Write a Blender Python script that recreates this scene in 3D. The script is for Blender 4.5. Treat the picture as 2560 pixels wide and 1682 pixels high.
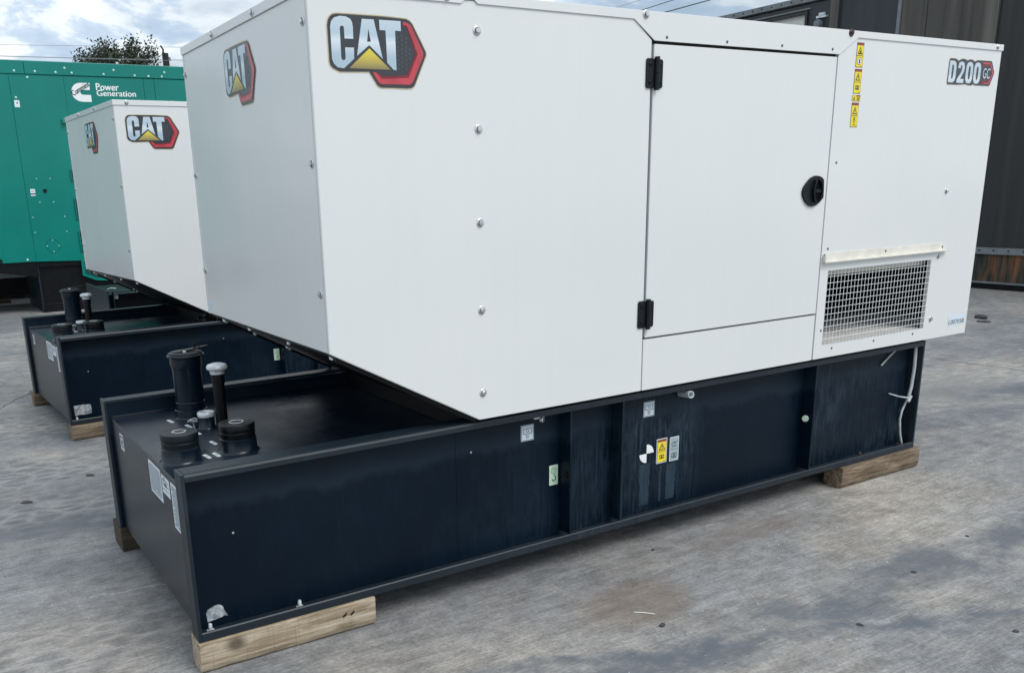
import bpy, bmesh, math, random
from mathutils import Vector, Matrix
from mathutils.geometry import tessellate_polygon
random.seed(7)
for o in list(bpy.data.objects): bpy.data.objects.remove(o, do_unlink=True)
scene = bpy.context.scene
COL = scene.collection

# ------------------------------------------------------------------ camera
cam_d = bpy.data.cameras.new('camera'); cam = bpy.data.objects.new('camera', cam_d); COL.objects.link(cam)
yaw, pitch, roll = 1.04262699, -0.278277411, -0.0298424218
fw = Vector((math.cos(yaw)*math.cos(pitch), math.sin(yaw)*math.cos(pitch), math.sin(pitch)))
rt = Vector((math.sin(yaw), -math.cos(yaw), 0)); up = rt.cross(fw)
r2 = rt*math.cos(roll) + up*math.sin(roll); u2 = up*math.cos(roll) - rt*math.sin(roll)
M = Matrix((r2, u2, -fw)).transposed().to_4x4(); M.translation = Vector((-1.10392, -2.61944, 1.49064))
cam.matrix_world = M
cam_d.sensor_fit = 'HORIZONTAL'; cam_d.sensor_width = 36.0
cam_d.lens = 36.0*2220.58/2560.0
cam_d.shift_x = 163.56/2560.0; cam_d.shift_y = 267.04/2560.0
cam_d.clip_start = 0.05; cam_d.clip_end = 3000
scene.camera = cam

# ------------------------------------------------------------------ world, sun, exposure
w = bpy.data.worlds.new('World'); scene.world = w; w.use_nodes = True
nt = w.node_tree; nt.nodes.clear()
def N(t, typ, **kw):
    n = t.nodes.new(typ)
    for k, v in kw.items():
        if k in n.inputs: n.inputs[k].default_value = v
        else: setattr(n, k, v)
    return n
SUN = Vector((0.30, -0.75, 1.05)).normalized()
sky = N(nt, 'ShaderNodeTexSky', sky_type='NISHITA', sun_disc=False)
sky.sun_elevation = math.asin(SUN.z); sky.sun_rotation = math.atan2(SUN.x, SUN.y)
sky.air_density = 1.0; sky.dust_density = 2.0; sky.ozone_density = 1.0
bg1 = N(nt, 'ShaderNodeBackground', Strength=0.11); nt.links.new(sky.outputs[0], bg1.inputs[0])
tc = N(nt, 'ShaderNodeTexCoord')
sep = N(nt, 'ShaderNodeSeparateXYZ'); nt.links.new(tc.outputs['Generated'], sep.inputs[0])
mx = N(nt, 'ShaderNodeMath', operation='MAXIMUM'); nt.links.new(sep.outputs['Z'], mx.inputs[0]); mx.inputs[1].default_value = 0.0
ad = N(nt, 'ShaderNodeMath', operation='ADD'); nt.links.new(mx.outputs[0], ad.inputs[0]); ad.inputs[1].default_value = 0.22
dv = N(nt, 'ShaderNodeVectorMath', operation='DIVIDE'); nt.links.new(tc.outputs['Generated'], dv.inputs[0])
cb = N(nt, 'ShaderNodeCombineXYZ')
for i in range(3): nt.links.new(ad.outputs[0], cb.inputs[i])
nt.links.new(cb.outputs[0], dv.inputs[1])
def wnoise(scale, detail, rough, off, dist=0.0):
    mp = N(nt, 'ShaderNodeMapping'); mp.inputs['Location'].default_value = off
    mp.inputs['Scale'].default_value = (1, 1, 1.7)
    nt.links.new(dv.outputs[0], mp.inputs[0])
    n = N(nt, 'ShaderNodeTexNoise', Scale=scale, Detail=detail, Roughness=rough, Distortion=dist)
    nt.links.new(mp.outputs[0], n.inputs['Vector']); return n
def wramp(src, stops):
    r = N(nt, 'ShaderNodeValToRGB'); e = r.color_ramp.elements
    while len(e) > len(stops): e.remove(e[-1])
    while len(e) < len(stops): e.new(0.5)
    for k, (p, c) in enumerate(stops): e[k].position = p; e[k].color = (*c, 1) if len(c) == 3 else c
    nt.links.new(src, r.inputs[0]); return r
n1 = wnoise(1.7, 9, 0.56, (3.2, 1.4, 0.3), 0.25)
n2 = wnoise(2.6, 8, 0.6, (7.7, 4.9, 2.0), 0.35)
mask = wramp(n1.outputs[0], [(0.36, (0.35,)*3), (0.5, (0.93,)*3), (0.62, (1,)*3)])
ccol = wramp(n2.outputs[0], [(0.36, (0.58, 0.73, 0.92)), (0.440, (0.74, 0.88, 1.04)), (0.472, (1.02, 1.10, 1.16)), (0.56, (1.18, 1.24, 1.27))])
bg2 = N(nt, 'ShaderNodeBackground', Strength=0.86); nt.links.new(ccol.outputs[0], bg2.inputs[0])
mxs = N(nt, 'ShaderNodeMixShader'); nt.links.new(mask.outputs[0], mxs.inputs[0])
nt.links.new(bg1.outputs[0], mxs.inputs[1]); nt.links.new(bg2.outputs[0], mxs.inputs[2])
wo = N(nt, 'ShaderNodeOutputWorld'); nt.links.new(mxs.outputs[0], wo.inputs[0])

sd = bpy.data.lights.new('sun', 'SUN'); sun = bpy.data.objects.new('sun', sd); COL.objects.link(sun)
sd.energy = 1.9; sd.angle = math.radians(30); sd.color = (1.0, 0.955, 0.90)
sun.rotation_euler = SUN.to_track_quat('Z', 'Y').to_euler(); sun.location = (0, -5, 12)
scene.view_settings.view_transform = 'Standard'; scene.view_settings.look = 'None'
scene.view_settings.gamma = 1.0; scene.view_settings.exposure = 0.13; scene.view_settings.use_curve_mapping = False

# ------------------------------------------------------------------ materials
MAT = {}
def ramp(t, src, stops, interp='LINEAR'):
    r = N(t, 'ShaderNodeValToRGB'); r.color_ramp.interpolation = interp; e = r.color_ramp.elements
    while len(e) < len(stops): e.new(0.5)
    for k, (p, c) in enumerate(stops):
        e[k].position = p
        if not hasattr(c, '__len__'): c = (c, c, c)
        e[k].color = (*c, 1)
    t.links.new(src, r.inputs[0]); return r.outputs[0]
def mapping(t, scale=(1, 1, 1), rot=(0, 0, 0), loc=(0, 0, 0), coord='Object'):
    tcn = N(t, 'ShaderNodeTexCoord'); m = N(t, 'ShaderNodeMapping')
    m.inputs['Scale'].default_value = scale; m.inputs['Rotation'].default_value = rot; m.inputs['Location'].default_value = loc
    t.links.new(tcn.outputs[coord], m.inputs[0]); return m.outputs[0]
def noise(t, vec, scale, detail=5, rough=0.55, dist=0.0):
    n = N(t, 'ShaderNodeTexNoise', Scale=scale, Detail=detail, Roughness=rough, Distortion=dist)
    t.links.new(vec, n.inputs['Vector']); return n.outputs[0]
def mixc(t, fac, a, b, mode='MIX'):
    m = N(t, 'ShaderNodeMix', data_type='RGBA', blend_type=mode)
    for s, v in ((0, fac), (6, a), (7, b)):
        if isinstance(v, (int, float)): m.inputs[s].default_value = v
        elif isinstance(v, tuple): m.inputs[s].default_value = (*v, 1)
        else: t.links.new(v, m.inputs[s])
    return m.outputs[2]
def math_(t, op, a, b=None, clamp=False):
    m = N(t, 'ShaderNodeMath', operation=op); m.use_clamp = clamp
    for i, v in enumerate((a, b)):
        if v is None: continue
        if isinstance(v, (int, float)): m.inputs[i].default_value = v
        else: t.links.new(v, m.inputs[i])
    return m.outputs[0]
def mat(name, color=(0.5,)*3, rough=0.5, metal=0.0, spec=0.5, coat=0.0):
    m = bpy.data.materials.new(name); m.use_nodes = True; t = m.node_tree
    b = t.nodes['Principled BSDF']
    b.inputs['Base Color'].default_value = (*color, 1); b.inputs['Roughness'].default_value = rough
    b.inputs['Metallic'].default_value = metal; b.inputs['Specular IOR Level'].default_value = spec
    b.inputs['Coat Weight'].default_value = coat
    MAT[name] = m; return m, t, b
def varied(name, color, rough, metal=0, spec=0.5, amt=0.15, scale=8, bump=0.0, bscale=60, coat=0.0):
    m, t, b = mat(name, color, rough, metal, spec, coat)
    v = mapping(t); f = noise(t, v, scale, 6, 0.6)
    a = tuple(c*(1-amt) for c in color); d = tuple(min(1, c*(1+amt)) for c in color)
    t.links.new(ramp(t, f, [(0.3, a), (0.7, d)]), b.inputs['Base Color'])
    t.links.new(ramp(t, noise(t, v, scale*2.3), [(0.3, rough*0.85), (0.7, min(1, rough*1.15))]), b.inputs['Roughness'])
    if bump:
        bp_ = N(t, 'ShaderNodeBump', Strength=bump, Distance=0.002)
        t.links.new(noise(t, v, bscale, 4), bp_.inputs['Height']); t.links.new(bp_.outputs[0], b.inputs['Normal'])
    return m

def cream():
    m, t, b = mat('cream_paint', (0.8, 0.8, 0.78), 0.3, 0, 0.5)
    v = mapping(t)
    base = ramp(t, noise(t, v, 1.3, 4, 0.5), [(0.3, (0.665, 0.700, 0.712)), (0.7, (0.695, 0.724, 0.728))])
    vs = mapping(t, (16, 16, 0.5))
    streak = ramp(t, noise(t, vs, 1.6, 3, 0.5), [(0.45, 0.0), (0.80, 1.0)])
    c1 = mixc(t, math_(t, 'MULTIPLY', streak, 0.05), base, (0.52, 0.50, 0.46))
    t.links.new(c1, b.inputs['Base Color'])
    t.links.new(ramp(t, noise(t, v, 3.0, 4), [(0.3, 0.15), (0.7, 0.23)]), b.inputs['Roughness'])
    bp_ = N(t, 'ShaderNodeBump', Strength=0.30, Distance=0.006)
    t.links.new(noise(t, v, 2.0, 1, 0.4), bp_.inputs['Height'])
    t.links.new(bp_.outputs[0], b.inputs['Normal'])
cream()
def navy(name, dust=0.55, lo=(0.0010, 0.0058, 0.0135), hi=(0.0022, 0.0095, 0.0205), rough=0.38, spec=0.16):
    m, t, b = mat(name, lo, rough, 0, spec)
    v = mapping(t)
    base = ramp(t, noise(t, v, 2.0, 5), [(0.3, lo), (0.7, hi)])
    vs = mapping(t, (30, 30, 2.2))
    st = noise(t, vs, 2.2, 9, 0.72, 0.6)
    pt = noise(t, v, 2.6, 6, 0.65, 0.6)
    spx = N(t, 'ShaderNodeSeparateXYZ'); t.links.new(v, spx.inputs[0])
    # weathered bays (the ones rain runs down) along the tank side
    gate = ramp(t, math_(t, 'DIVIDE', math_(t, 'ADD', spx.outputs['X'], 0.6), 4.0), [(0.0, 0.05), (0.30, 0.15), (0.402, 0.25), (0.405, 0.85), (0.450, 0.55), (0.475, 0.5), (0.500, 1.0), (0.575, 0.9), (0.60, 0.12), (0.74, 0.12), (0.765, 0.25), (0.775, 1.0), (0.95, 0.8)])
    mott = noise(t, mapping(t, (1, 1, 0.45)), 26, 7, 0.75, 0.3)
    f = math_(t, 'MULTIPLY', ramp(t, st, [(0.47, 0.0), (0.60, 1.0)]), ramp(t, pt, [(0.36, 0.15), (0.60, 1.0)]))
    f = math_(t, 'MAXIMUM', f, math_(t, 'MULTIPLY', ramp(t, mott, [(0.46, 0.0), (0.58, 1.0)]), ramp(t, pt, [(0.42, 0.0), (0.62, 0.75)])))
    f = math_(t, 'MULTIPLY', f, gate)
    def run(x0, x1, ztop_):
        wx = math_(t, 'ADD', spx.outputs['X'], math_(t, 'MULTIPLY', math_(t, 'SUBTRACT', noise(t, mapping(t, (1, 1, 3)), 14, 4, 0.6), 0.5), 0.025))
        return math_(t, 'MULTIPLY', math_(t, 'MULTIPLY', math_(t, 'GREATER_THAN', wx, x0), math_(t, 'LESS_THAN', wx, x1)), math_(t, 'MULTIPLY', math_(t, 'LESS_THAN', spx.outputs['Z'], ztop_), math_(t, 'GREATER_THAN', spx.outputs['Z'], 0.15)))
    if name == 'navy_paint':
        rr_ = math_(t, 'MAXIMUM', run(1.430, 1.485, 0.335), math_(t, 'MAXIMUM', run(1.585, 1.635, 0.31), run(1.545, 1.553, 0.31)))
        f = math_(t, 'MAXIMUM', f, math_(t, 'MULTIPLY', rr_, ramp(t, st, [(0.30, 1.5), (0.62, 0.7)])))
    # a band of settled dust rinsed off near the top of the side panels
    sp = N(t, 'ShaderNodeSeparateXYZ'); t.links.new(v, sp.inputs[0])
    zz = math_(t, 'ADD', sp.outputs['Z'], math_(t, 'MULTIPLY', noise(t, mapping(t, (9, 9, 1)), 1.0, 6, 0.7), 0.12))
    band = ramp(t, zz, [(0.570, 0.0), (0.605, 0.9), (0.69, 0.5), (0.74, 0.1)])
    f2 = math_(t, 'MAXIMUM', math_(t, 'MULTIPLY', f, dust), math_(t, 'MULTIPLY', band, 0.22*dust/0.55))
    col = mixc(t, f2, base, (0.042, 0.070, 0.100))
    vf = N(t, 'ShaderNodeTexVoronoi', Scale=12.0); t.links.new(mapping(t, (1, 0, 1)), vf.inputs['Vector'])
    sc_ = N(t, 'ShaderNodeSeparateColor'); t.links.new(vf.outputs['Color'], sc_.inputs[0])
    fleck = math_(t, 'MULTIPLY', math_(t, 'LESS_THAN', vf.outputs['Distance'], math_(t, 'ADD', math_(t, 'MULTIPLY', sc_.outputs[1], 0.035), 0.016)), math_(t, 'GREATER_THAN', sc_.outputs[0], 0.88))
    col = mixc(t, math_(t, 'MULTIPLY', fleck, 0.8), col, (0.45, 0.48, 0.48))
    t.links.new(col, b.inputs['Base Color'])
    t.links.new(math_(t, 'ADD', math_(t, 'MULTIPLY', f2, 0.45), rough), b.inputs['Roughness'])
    bp_ = N(t, 'ShaderNodeBump', Strength=0.5, Distance=0.004)
    t.links.new(noise(t, v, 3.0, 3, 0.45), bp_.inputs['Height'])
    bp2 = N(t, 'ShaderNodeBump', Strength=0.12, Distance=0.0008)
    t.links.new(noise(t, v, 500, 2), bp2.inputs['Height']); t.links.new(bp_.outputs[0], bp2.inputs['Normal'])
    t.links.new(bp2.outputs[0], b.inputs['Normal'])
navy('navy_paint')
navy('navy_clean', dust=0.12, rough=0.28, spec=0.45)
navy('navy_flange', dust=0.35, lo=(0.006, 0.0125, 0.020), hi=(0.012, 0.021, 0.031), rough=0.42, spec=0.4)
def tanktop():
    m, t, b = mat('tank_top_paint', (0.02, 0.03, 0.045), 0.2, 0, 0.4)
    v = mapping(t)
    base = ramp(t, noise(t, v, 3.0, 6, 0.65), [(0.3, (0.004, 0.010, 0.020)), (0.6, (0.008, 0.016, 0.030)), (0.8, (0.03, 0.042, 0.058))])
    wet = ramp(t, noise(t, mapping(t, (1, 1, 1), (0, 0, 0), (1.2, 0.3, 0)), 1.9, 4, 0.5, 0.4), [(0.40, 0.24), (0.52, 0.42)])
    t.links.new(base, b.inputs['Base Color']); t.links.new(wet, b.inputs['Roughness'])
    bp_ = N(t, 'ShaderNodeBump', Strength=0.6, Distance=0.006)
    t.links.new(noise(t, v, 2.4, 2, 0.4), bp_.inputs['Height']); t.links.new(bp_.outputs[0], b.inputs['Normal'])
tanktop()
varied('black_steel', (0.003, 0.004, 0.006), 0.40, 0, 0.25, amt=0.4, scale=5, bump=0.2, bscale=7)
varied('black_paint', (0.003, 0.004, 0.006), 0.32, 0, 0.25, amt=0.25, scale=14, bump=0.1, bscale=200)
varied('black_plastic', (0.005, 0.008, 0.012), 0.40, 0, 0.25, amt=0.2, scale=20, bump=0.15, bscale=300)
varied('seam_dark', (0.03, 0.03, 0.03), 0.7, amt=0.2)
varied('interior_dark', (0.002, 0.002, 0.003), 0.8, 0, 0.1, amt=0.3)
varied('zinc', (0.62, 0.64, 0.66), 0.28, metal=0.9, amt=0.25, scale=60, bump=0.1, bscale=300)
varied('galvanised', (0.55, 0.60, 0.64), 0.42, metal=0.35, amt=0.25, scale=30, bump=0.5, bscale=90)
varied('rusty_bolt', (0.05, 0.025, 0.018), 0.7, amt=0.5, scale=60)
varied('screw_dark', (0.13, 0.14, 0.15), 0.4, metal=0.6, amt=0.2)
varied('green_paint', (0.0006, 0.192, 0.162), 0.30, 0, 0.35, amt=0.09, scale=1.1, bump=0.25, bscale=1.3)
varied('green_dark', (0.002, 0.055, 0.050), 0.4, amt=0.15)
varied('light_rivet', (0.45, 0.75, 0.70), 0.3, amt=0.1)
varied('white_print', (0.80, 0.84, 0.86), 0.35, amt=0.03)
varied('sticker_white', (0.72, 0.81, 0.88), 0.4, amt=0.06, scale=30)
varied('sticker_bluewhite', (0.62, 0.72, 0.80), 0.32, amt=0.04)
varied('sticker_grey', (0.30, 0.40, 0.42), 0.4, amt=0.1, scale=60)
varied('sticker_green_tint', (0.55, 0.70, 0.58), 0.4, amt=0.05)
varied('print_green', (0.03, 0.26, 0.08), 0.4, amt=0.1)
varied('print_black', (0.02, 0.025, 0.03), 0.45, amt=0.1)
varied('print_grey', (0.07, 0.10, 0.13), 0.45, amt=0.1)
varied('sticker_yellow', (0.80, 0.66, 0.03), 0.4, amt=0.06, scale=40)
varied('print_redbrown', (0.30, 0.06, 0.03), 0.4, amt=0.1)
varied('gold_edge', (0.58, 0.52, 0.36), 0.35, amt=0.12, scale=20)
varied('gold_dark', (0.13, 0.11, 0.09), 0.35, amt=0.1)
varied('badge_dark', (0.020, 0.026, 0.036), 0.22, 0, 0.7, amt=0.1)
varied('badge_hex', (0.050, 0.060, 0.075), 0.3, amt=0.1)
varied('badge_red', (0.45, 0.040, 0.060), 0.22, 0, 0.7, amt=0.25, scale=14)
varied('badge_red_dark', (0.20, 0.012, 0.022), 0.3, amt=0.2, scale=14)
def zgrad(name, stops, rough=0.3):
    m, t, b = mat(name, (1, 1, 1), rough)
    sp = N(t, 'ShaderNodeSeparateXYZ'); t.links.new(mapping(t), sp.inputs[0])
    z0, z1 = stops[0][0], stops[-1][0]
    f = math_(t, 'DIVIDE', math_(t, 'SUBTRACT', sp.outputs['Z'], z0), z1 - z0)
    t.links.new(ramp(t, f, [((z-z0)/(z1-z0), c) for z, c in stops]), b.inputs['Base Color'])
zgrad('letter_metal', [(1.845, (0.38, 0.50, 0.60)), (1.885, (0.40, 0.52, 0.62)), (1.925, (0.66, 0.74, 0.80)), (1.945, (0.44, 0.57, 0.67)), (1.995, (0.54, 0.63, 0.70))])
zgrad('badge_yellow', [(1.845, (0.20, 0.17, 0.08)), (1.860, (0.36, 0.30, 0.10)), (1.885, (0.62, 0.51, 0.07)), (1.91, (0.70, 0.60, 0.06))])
varied('cable_grey', (0.42, 0.46, 0.48), 0.5, amt=0.2, scale=40)
varied('pvc_white', (0.50, 0.58, 0.60), 0.35, amt=0.08, scale=30)
varied('shelf_white', (0.72, 0.72, 0.70), 0.5, amt=0.08, scale=9)
varied('aged_cream', (0.70, 0.69, 0.63), 0.42, amt=0.12, scale=16)
varied('foil_worn', (0.42, 0.46, 0.50), 0.35, metal=0.35, amt=0.8, scale=45, bump=0.8, bscale=60)
varied('clear_plastic', (0.25, 0.28, 0.30), 0.2, amt=0.3, scale=60)
varied('tarp_black', (0.030, 0.030, 0.031), 0.38, amt=0.4, scale=10)
varied('grey_cladding', (0.34, 0.38, 0.41), 0.5, amt=0.08, scale=3)
varied('trim_grey', (0.16, 0.18, 0.20), 0.5, amt=0.22, scale=7)
varied('stone_dark', (0.045, 0.047, 0.05), 0.85, amt=0.4, scale=60, bump=0.5, bscale=120)
varied('bark', (0.045, 0.035, 0.028), 0.9, amt=0.4, scale=6)
varied('pole_wood', (0.022, 0.020, 0.019), 0.9, amt=0.3, scale=9)
varied('wire_black', (0.02, 0.022, 0.025), 0.6, amt=0.1)
varied('wire_grey', (0.20, 0.22, 0.24), 0.6, amt=0.1)
def leaf():
    m, t, b = mat('leaf', (0.03, 0.05, 0.03), 0.6)
    oi = N(t, 'ShaderNodeNewGeometry'); 
    t.links.new(ramp(t, oi.outputs['Random Per Island'], [(0.0, (0.012, 0.022, 0.014)), (0.6, (0.028, 0.045, 0.026)), (1.0, (0.06, 0.085, 0.045))]), b.inputs['Base Color'])
leaf()
def wood(name, c0, c1, c2):
    m, t, b = mat(name, c1, 0.75, 0, 0.3)
    v = mapping(t, (1.1, 9, 9)); g = noise(t, v, 5.0, 7, 0.65, 0.8)
    v2 = mapping(t, (0.6, 14, 26)); g2 = noise(t, v2, 4.0, 5, 0.6, 0.3)
    col = ramp(t, g, [(0.30, c0), (0.48, c1), (0.66, c2)])
    col = mixc(t, ramp(t, g2, [(0.45, 0.0), (0.62, 0.55)]), col, c0)
    saw = noise(t, mapping(t, (70, 2.5, 2.5)), 2.0, 4, 0.6)
    col = mixc(t, ramp(t, saw, [(0.55, 0.0), (0.75, 0.5)]), col, c0)
    blot = ramp(t, noise(t, mapping(t), 7.0, 3, 0.5), [(0.66, 0.0), (0.76, 0.3)])
    col = mixc(t, blot, col, tuple(x*0.35 for x in c0))
    if name == 'pale_lumber':
        kd = N(t, 'ShaderNodeVectorMath', operation='DISTANCE'); t.links.new(mapping(t, (0.75, 1, 1.0)), kd.inputs[0]); kd.inputs[1].default_value = (-0.195*0.75, -0.049, 0.078)
        kk = ramp(t, math_(t, 'ADD', kd.outputs[1], math_(t, 'MULTIPLY', math_(t, 'SUBTRACT', g2, 0.5), 0.03)), [(0.012, 0.85), (0.034, 0.0)])
        col = mixc(t, kk, col, (0.075, 0.055, 0.040))
    t.links.new(col, b.inputs['Base Color'])
    bp_ = N(t, 'ShaderNodeBump', Strength=0.6, Distance=0.003); t.links.new(g2, bp_.inputs['Height']); t.links.new(bp_.outputs[0], b.inputs['Normal'])
wood('pale_lumber', (0.17, 0.125, 0.078), (0.38, 0.315, 0.225), (0.56, 0.50, 0.40))
wood('aged_lumber', (0.065, 0.048, 0.033), (0.175, 0.132, 0.090), (0.33, 0.27, 0.195))
wood('damp_lumber', (0.028, 0.024, 0.018), (0.065, 0.052, 0.036), (0.12, 0.095, 0.065))
def corrugated():
    for name, c0, c1, c2, seed in (('steel_wall_dark', (0.010, 0.013, 0.016), (0.019, 0.021, 0.022), (0.038, 0.037, 0.034), 0),
                             ('steel_wall_grey', (0.034, 0.032, 0.029), (0.072, 0.068, 0.060), (0.17, 0.16, 0.14), 4),
                             ('steel_wall_blue', (0.017, 0.022, 0.028), (0.024, 0.030, 0.037), (0.032, 0.038, 0.046), 9)):
        m, t, b = mat(name, c1, 0.55)
        v = mapping(t, (1, 3.2, 0.10), (0, 0, 0), (seed, seed, 0)); g = noise(t, v, 2.0, 6, 0.6)
        col = ramp(t, g, [(0.32, c0), (0.5, c1), (0.72, c2)])
        t.links.new(col, b.inputs['Base Color'])
        bp_ = N(t, 'ShaderNodeBump', Strength=0.2, Distance=0.01); t.links.new(noise(t, mapping(t), 5, 4), bp_.inputs['Height']); t.links.new(bp_.outputs[0], b.inputs['Normal'])
    m, t, b = mat('rusty_skirt', (0.1, 0.05, 0.03), 0.8)
    g = noise(t, mapping(t, (1, 3.0, 0.5), (0, 0, 0), (0, 2.35, 0)), 2.2, 6, 0.65, 0.3)
    t.links.new(ramp(t, g, [(0.42, (0.010, 0.016, 0.020)), (0.50, (0.035, 0.036, 0.024)), (0.57, (0.11, 0.055, 0.028)), (0.68, (0.20, 0.09, 0.040))]), b.inputs['Base Color'])
corrugated()

def ground_mat():
    m, t, b = mat('concrete', (0.2, 0.2, 0.2), 0.8, 0, 0.3)
    P = mapping(t)
    def C(v, stops): return ramp(t, v, stops)
    warp = noise(t, P, 1.1, 5, 0.6)
    big = noise(t, P, 0.55, 7, 0.62, 0.5)
    col = C(big, [(0.34, (0.165, 0.176, 0.190)), (0.5, (0.238, 0.243, 0.247)), (0.66, (0.325, 0.320, 0.306))])
    # broom and weather streaks running along the machines
    s1 = noise(t, mapping(t, (1.3, 9.0, 1), (0, 0, 0.05)), 2.2, 10, 0.78, 0.4)
    col = mixc(t, 1.0, col, C(s1, [(0.30, 0.74), (0.5, 1.0), (0.68, 1.24)]), 'MULTIPLY')
    s2 = noise(t, mapping(t, (4.0, 60.0, 1), (0, 0, -0.10)), 2.0, 7, 0.72, 0.1)
    col = mixc(t, 1.0, col, C(s2, [(0.32, 0.76), (0.5, 1.0), (0.68, 1.24)]), 'MULTIPLY')
    gr = noise(t, P, 70, 8, 0.80)
    md = noise(t, P, 11, 9, 0.72, 0.4)
    col = mixc(t, 1.0, col, C(md, [(0.32, 0.76), (0.5, 1.0), (0.66, 1.20)]), 'MULTIPLY')
    col = mixc(t, 1.0, col, C(gr, [(0.30, 0.60), (0.5, 1.0), (0.70, 1.40)]), 'MULTIPLY')
    warm = noise(t, P, 1.3, 5, 0.6)
    col = mixc(t, math_(t, 'MULTIPLY', C(warm, [(0.45, 0.0), (0.68, 1.0)]), 0.45), col, mixc(t, 1.0, col, (1.18, 1.06, 0.92), 'MULTIPLY'))
    # mid-scale blotches
    bl = noise(t, mapping(t, (1, 1.5, 1), (0, 0, 0.4)), 4.2, 10, 0.74, 1.1)
    col = mixc(t, 1.0, col, C(bl, [(0.34, 0.82), (0.5, 1.0), (0.62, 1.09)]), 'MULTIPLY')
    sp = N(t, 'ShaderNodeSeparateXYZ'); t.links.new(P, sp.inputs[0]); X, Y = sp.outputs['X'], sp.outputs['Y']
    wob = math_(t, 'MULTIPLY', math_(t, 'SUBTRACT', noise(t, P, 1.6, 5, 0.65), 0.5), 0.55)
    def line(a, bb, c, w, soft):       # |a x + b y + c| < w, wobbly edge
        d = math_(t, 'ADD', math_(t, 'ADD', math_(t, 'MULTIPLY', X, a), math_(t, 'MULTIPLY', Y, bb)), c)
        d = math_(t, 'ABSOLUTE', math_(t, 'ADD', d, wob))
        return math_(t, 'SUBTRACT', 1.0, math_(t, 'DIVIDE', math_(t, 'SUBTRACT', d, w), soft), True)
    tyre = (0.105, 0.120, 0.142)
    for a, bb, c, w_, s_, k in ((0.02, 1.0, 0.74, 0.05, 0.10, 0.80), (0.35, 0.94, 0.36, 0.012, 0.05, 0.8), (0.42, 0.90, -2.95, 0.10, 0.25, 0.75),
                                (0.25, 0.97, -1.55, 0.05, 0.16, 0.7), (0.98, 0.15, -7.9, 0.2, 0.5, 0.4), (0.1, 1.0, -2.2, 0.1, 0.3, 0.35), (0.6, 0.8, -5.6, 0.15, 0.3, 0.45)):
        f = math_(t, 'MULTIPLY', line(a, bb, c, w_, s_), k)
        f = math_(t, 'MULTIPLY', f, C(noise(t, P, 3.5, 5, 0.7), [(0.32, 0.1), (0.55, 1.0)]))
        col = mixc(t, f, col, tyre)
    # brown stain in front of the middle of the tank
    def blob(cx, cy, rx, ry, rot=0.0):
        dx = math_(t, 'DIVIDE', math_(t, 'SUBTRACT', X, cx), rx); dy = math_(t, 'DIVIDE', math_(t, 'SUBTRACT', Y, cy), ry)
        d = math_(t, 'SQRT', math_(t, 'ADD', math_(t, 'MULTIPLY', dx, dx), math_(t, 'MULTIPLY', dy, dy)))
        d = math_(t, 'ADD', d, math_(t, 'MULTIPLY', wob, 2.2))
        return math_(t, 'SUBTRACT', 1.0, math_(t, 'DIVIDE', math_(t, 'SUBTRACT', d, 0.7), 0.6), True)
    col = mixc(t, math_(t, 'MULTIPLY', blob(0.98, -0.38, 0.24, 0.16), 0.50), col, (0.17, 0.135, 0.105))
    col = mixc(t, math_(t, 'MULTIPLY', blob(1.9, -0.12, 0.30, 0.10), 0.40), col, (0.17, 0.14, 0.12))
    col = mixc(t, math_(t, 'MULTIPLY', blob(5.2, 1.1, 0.8, 0.35), 0.35), col, (0.28, 0.27, 0.25))
    # dried mud tread prints at the left
    vor = N(t, 'ShaderNodeTexVoronoi', feature='DISTANCE_TO_EDGE', Scale=1.0)
    vv = mapping(t, (7.5, 13.0, 1), (0, 0, 0.55)); wv = N(t, 'ShaderNodeVectorMath', operation='ADD')
    nn = N(t, 'ShaderNodeTexNoise', Scale=3.0); t.links.new(P, nn.inputs['Vector'])
    t.links.new(vv, wv.inputs[0]); t.links.new(nn.outputs['Color'], wv.inputs[1]); t.links.new(wv.outputs[0], vor.inputs['Vector'])
    edge = C(vor.outputs['Distance'], [(0.02, 1.0), (0.16, 0.0)])
    ins = C(vor.outputs['Distance'], [(0.05, 0.0), (0.30, 1.0)])
    msk = None
    for bcx, bcy, rx, ry in ((-0.65, 2.75, 0.55, 0.30), (-0.75, 2.05, 0.45, 0.22), (-0.6, 4.0, 0.4, 0.35), (-0.85, 0.42, 0.45, 0.25)):
        k = blob(bcx, bcy, rx, ry); msk = k if msk is None else math_(t, 'MAXIMUM', msk, k)
    col = mixc(t, math_(t, 'MULTIPLY', math_(t, 'MULTIPLY', msk, edge), 0.22), col, (0.36, 0.37, 0.38))
    col = mixc(t, math_(t, 'MULTIPLY', math_(t, 'MULTIPLY', msk, ins), 0.42), col, (0.095, 0.105, 0.12))
    # pale scuffs and chalky scratches
    sc = noise(t, mapping(t, (2.0, 16.0, 1), (0, 0, 0.5)), 3.0, 5, 0.8, 0.5)
    col = mixc(t, C(sc, [(0.64, 0.0), (0.70, 0.6)]), col, (0.46, 0.47, 0.47))
    sc2 = noise(t, mapping(t, (11.0, 2.2, 1), (0, 0, -0.3)), 2.6, 5, 0.8, 0.4)
    col = mixc(t, C(sc2, [(0.66, 0.0), (0.71, 0.55)]), col, (0.42, 0.44, 0.45))
    pit = noise(t, P, 42, 3, 0.8); col = mixc(t, C(pit, [(0.72, 0.0), (0.77, 0.7)]), col, (0.05, 0.053, 0.058))
    # two long hairline cracks
    wobs = math_(t, 'MULTIPLY', math_(t, 'SUBTRACT', noise(t, P, 2.5, 9, 0.75), 0.5), 0.22)
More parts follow.
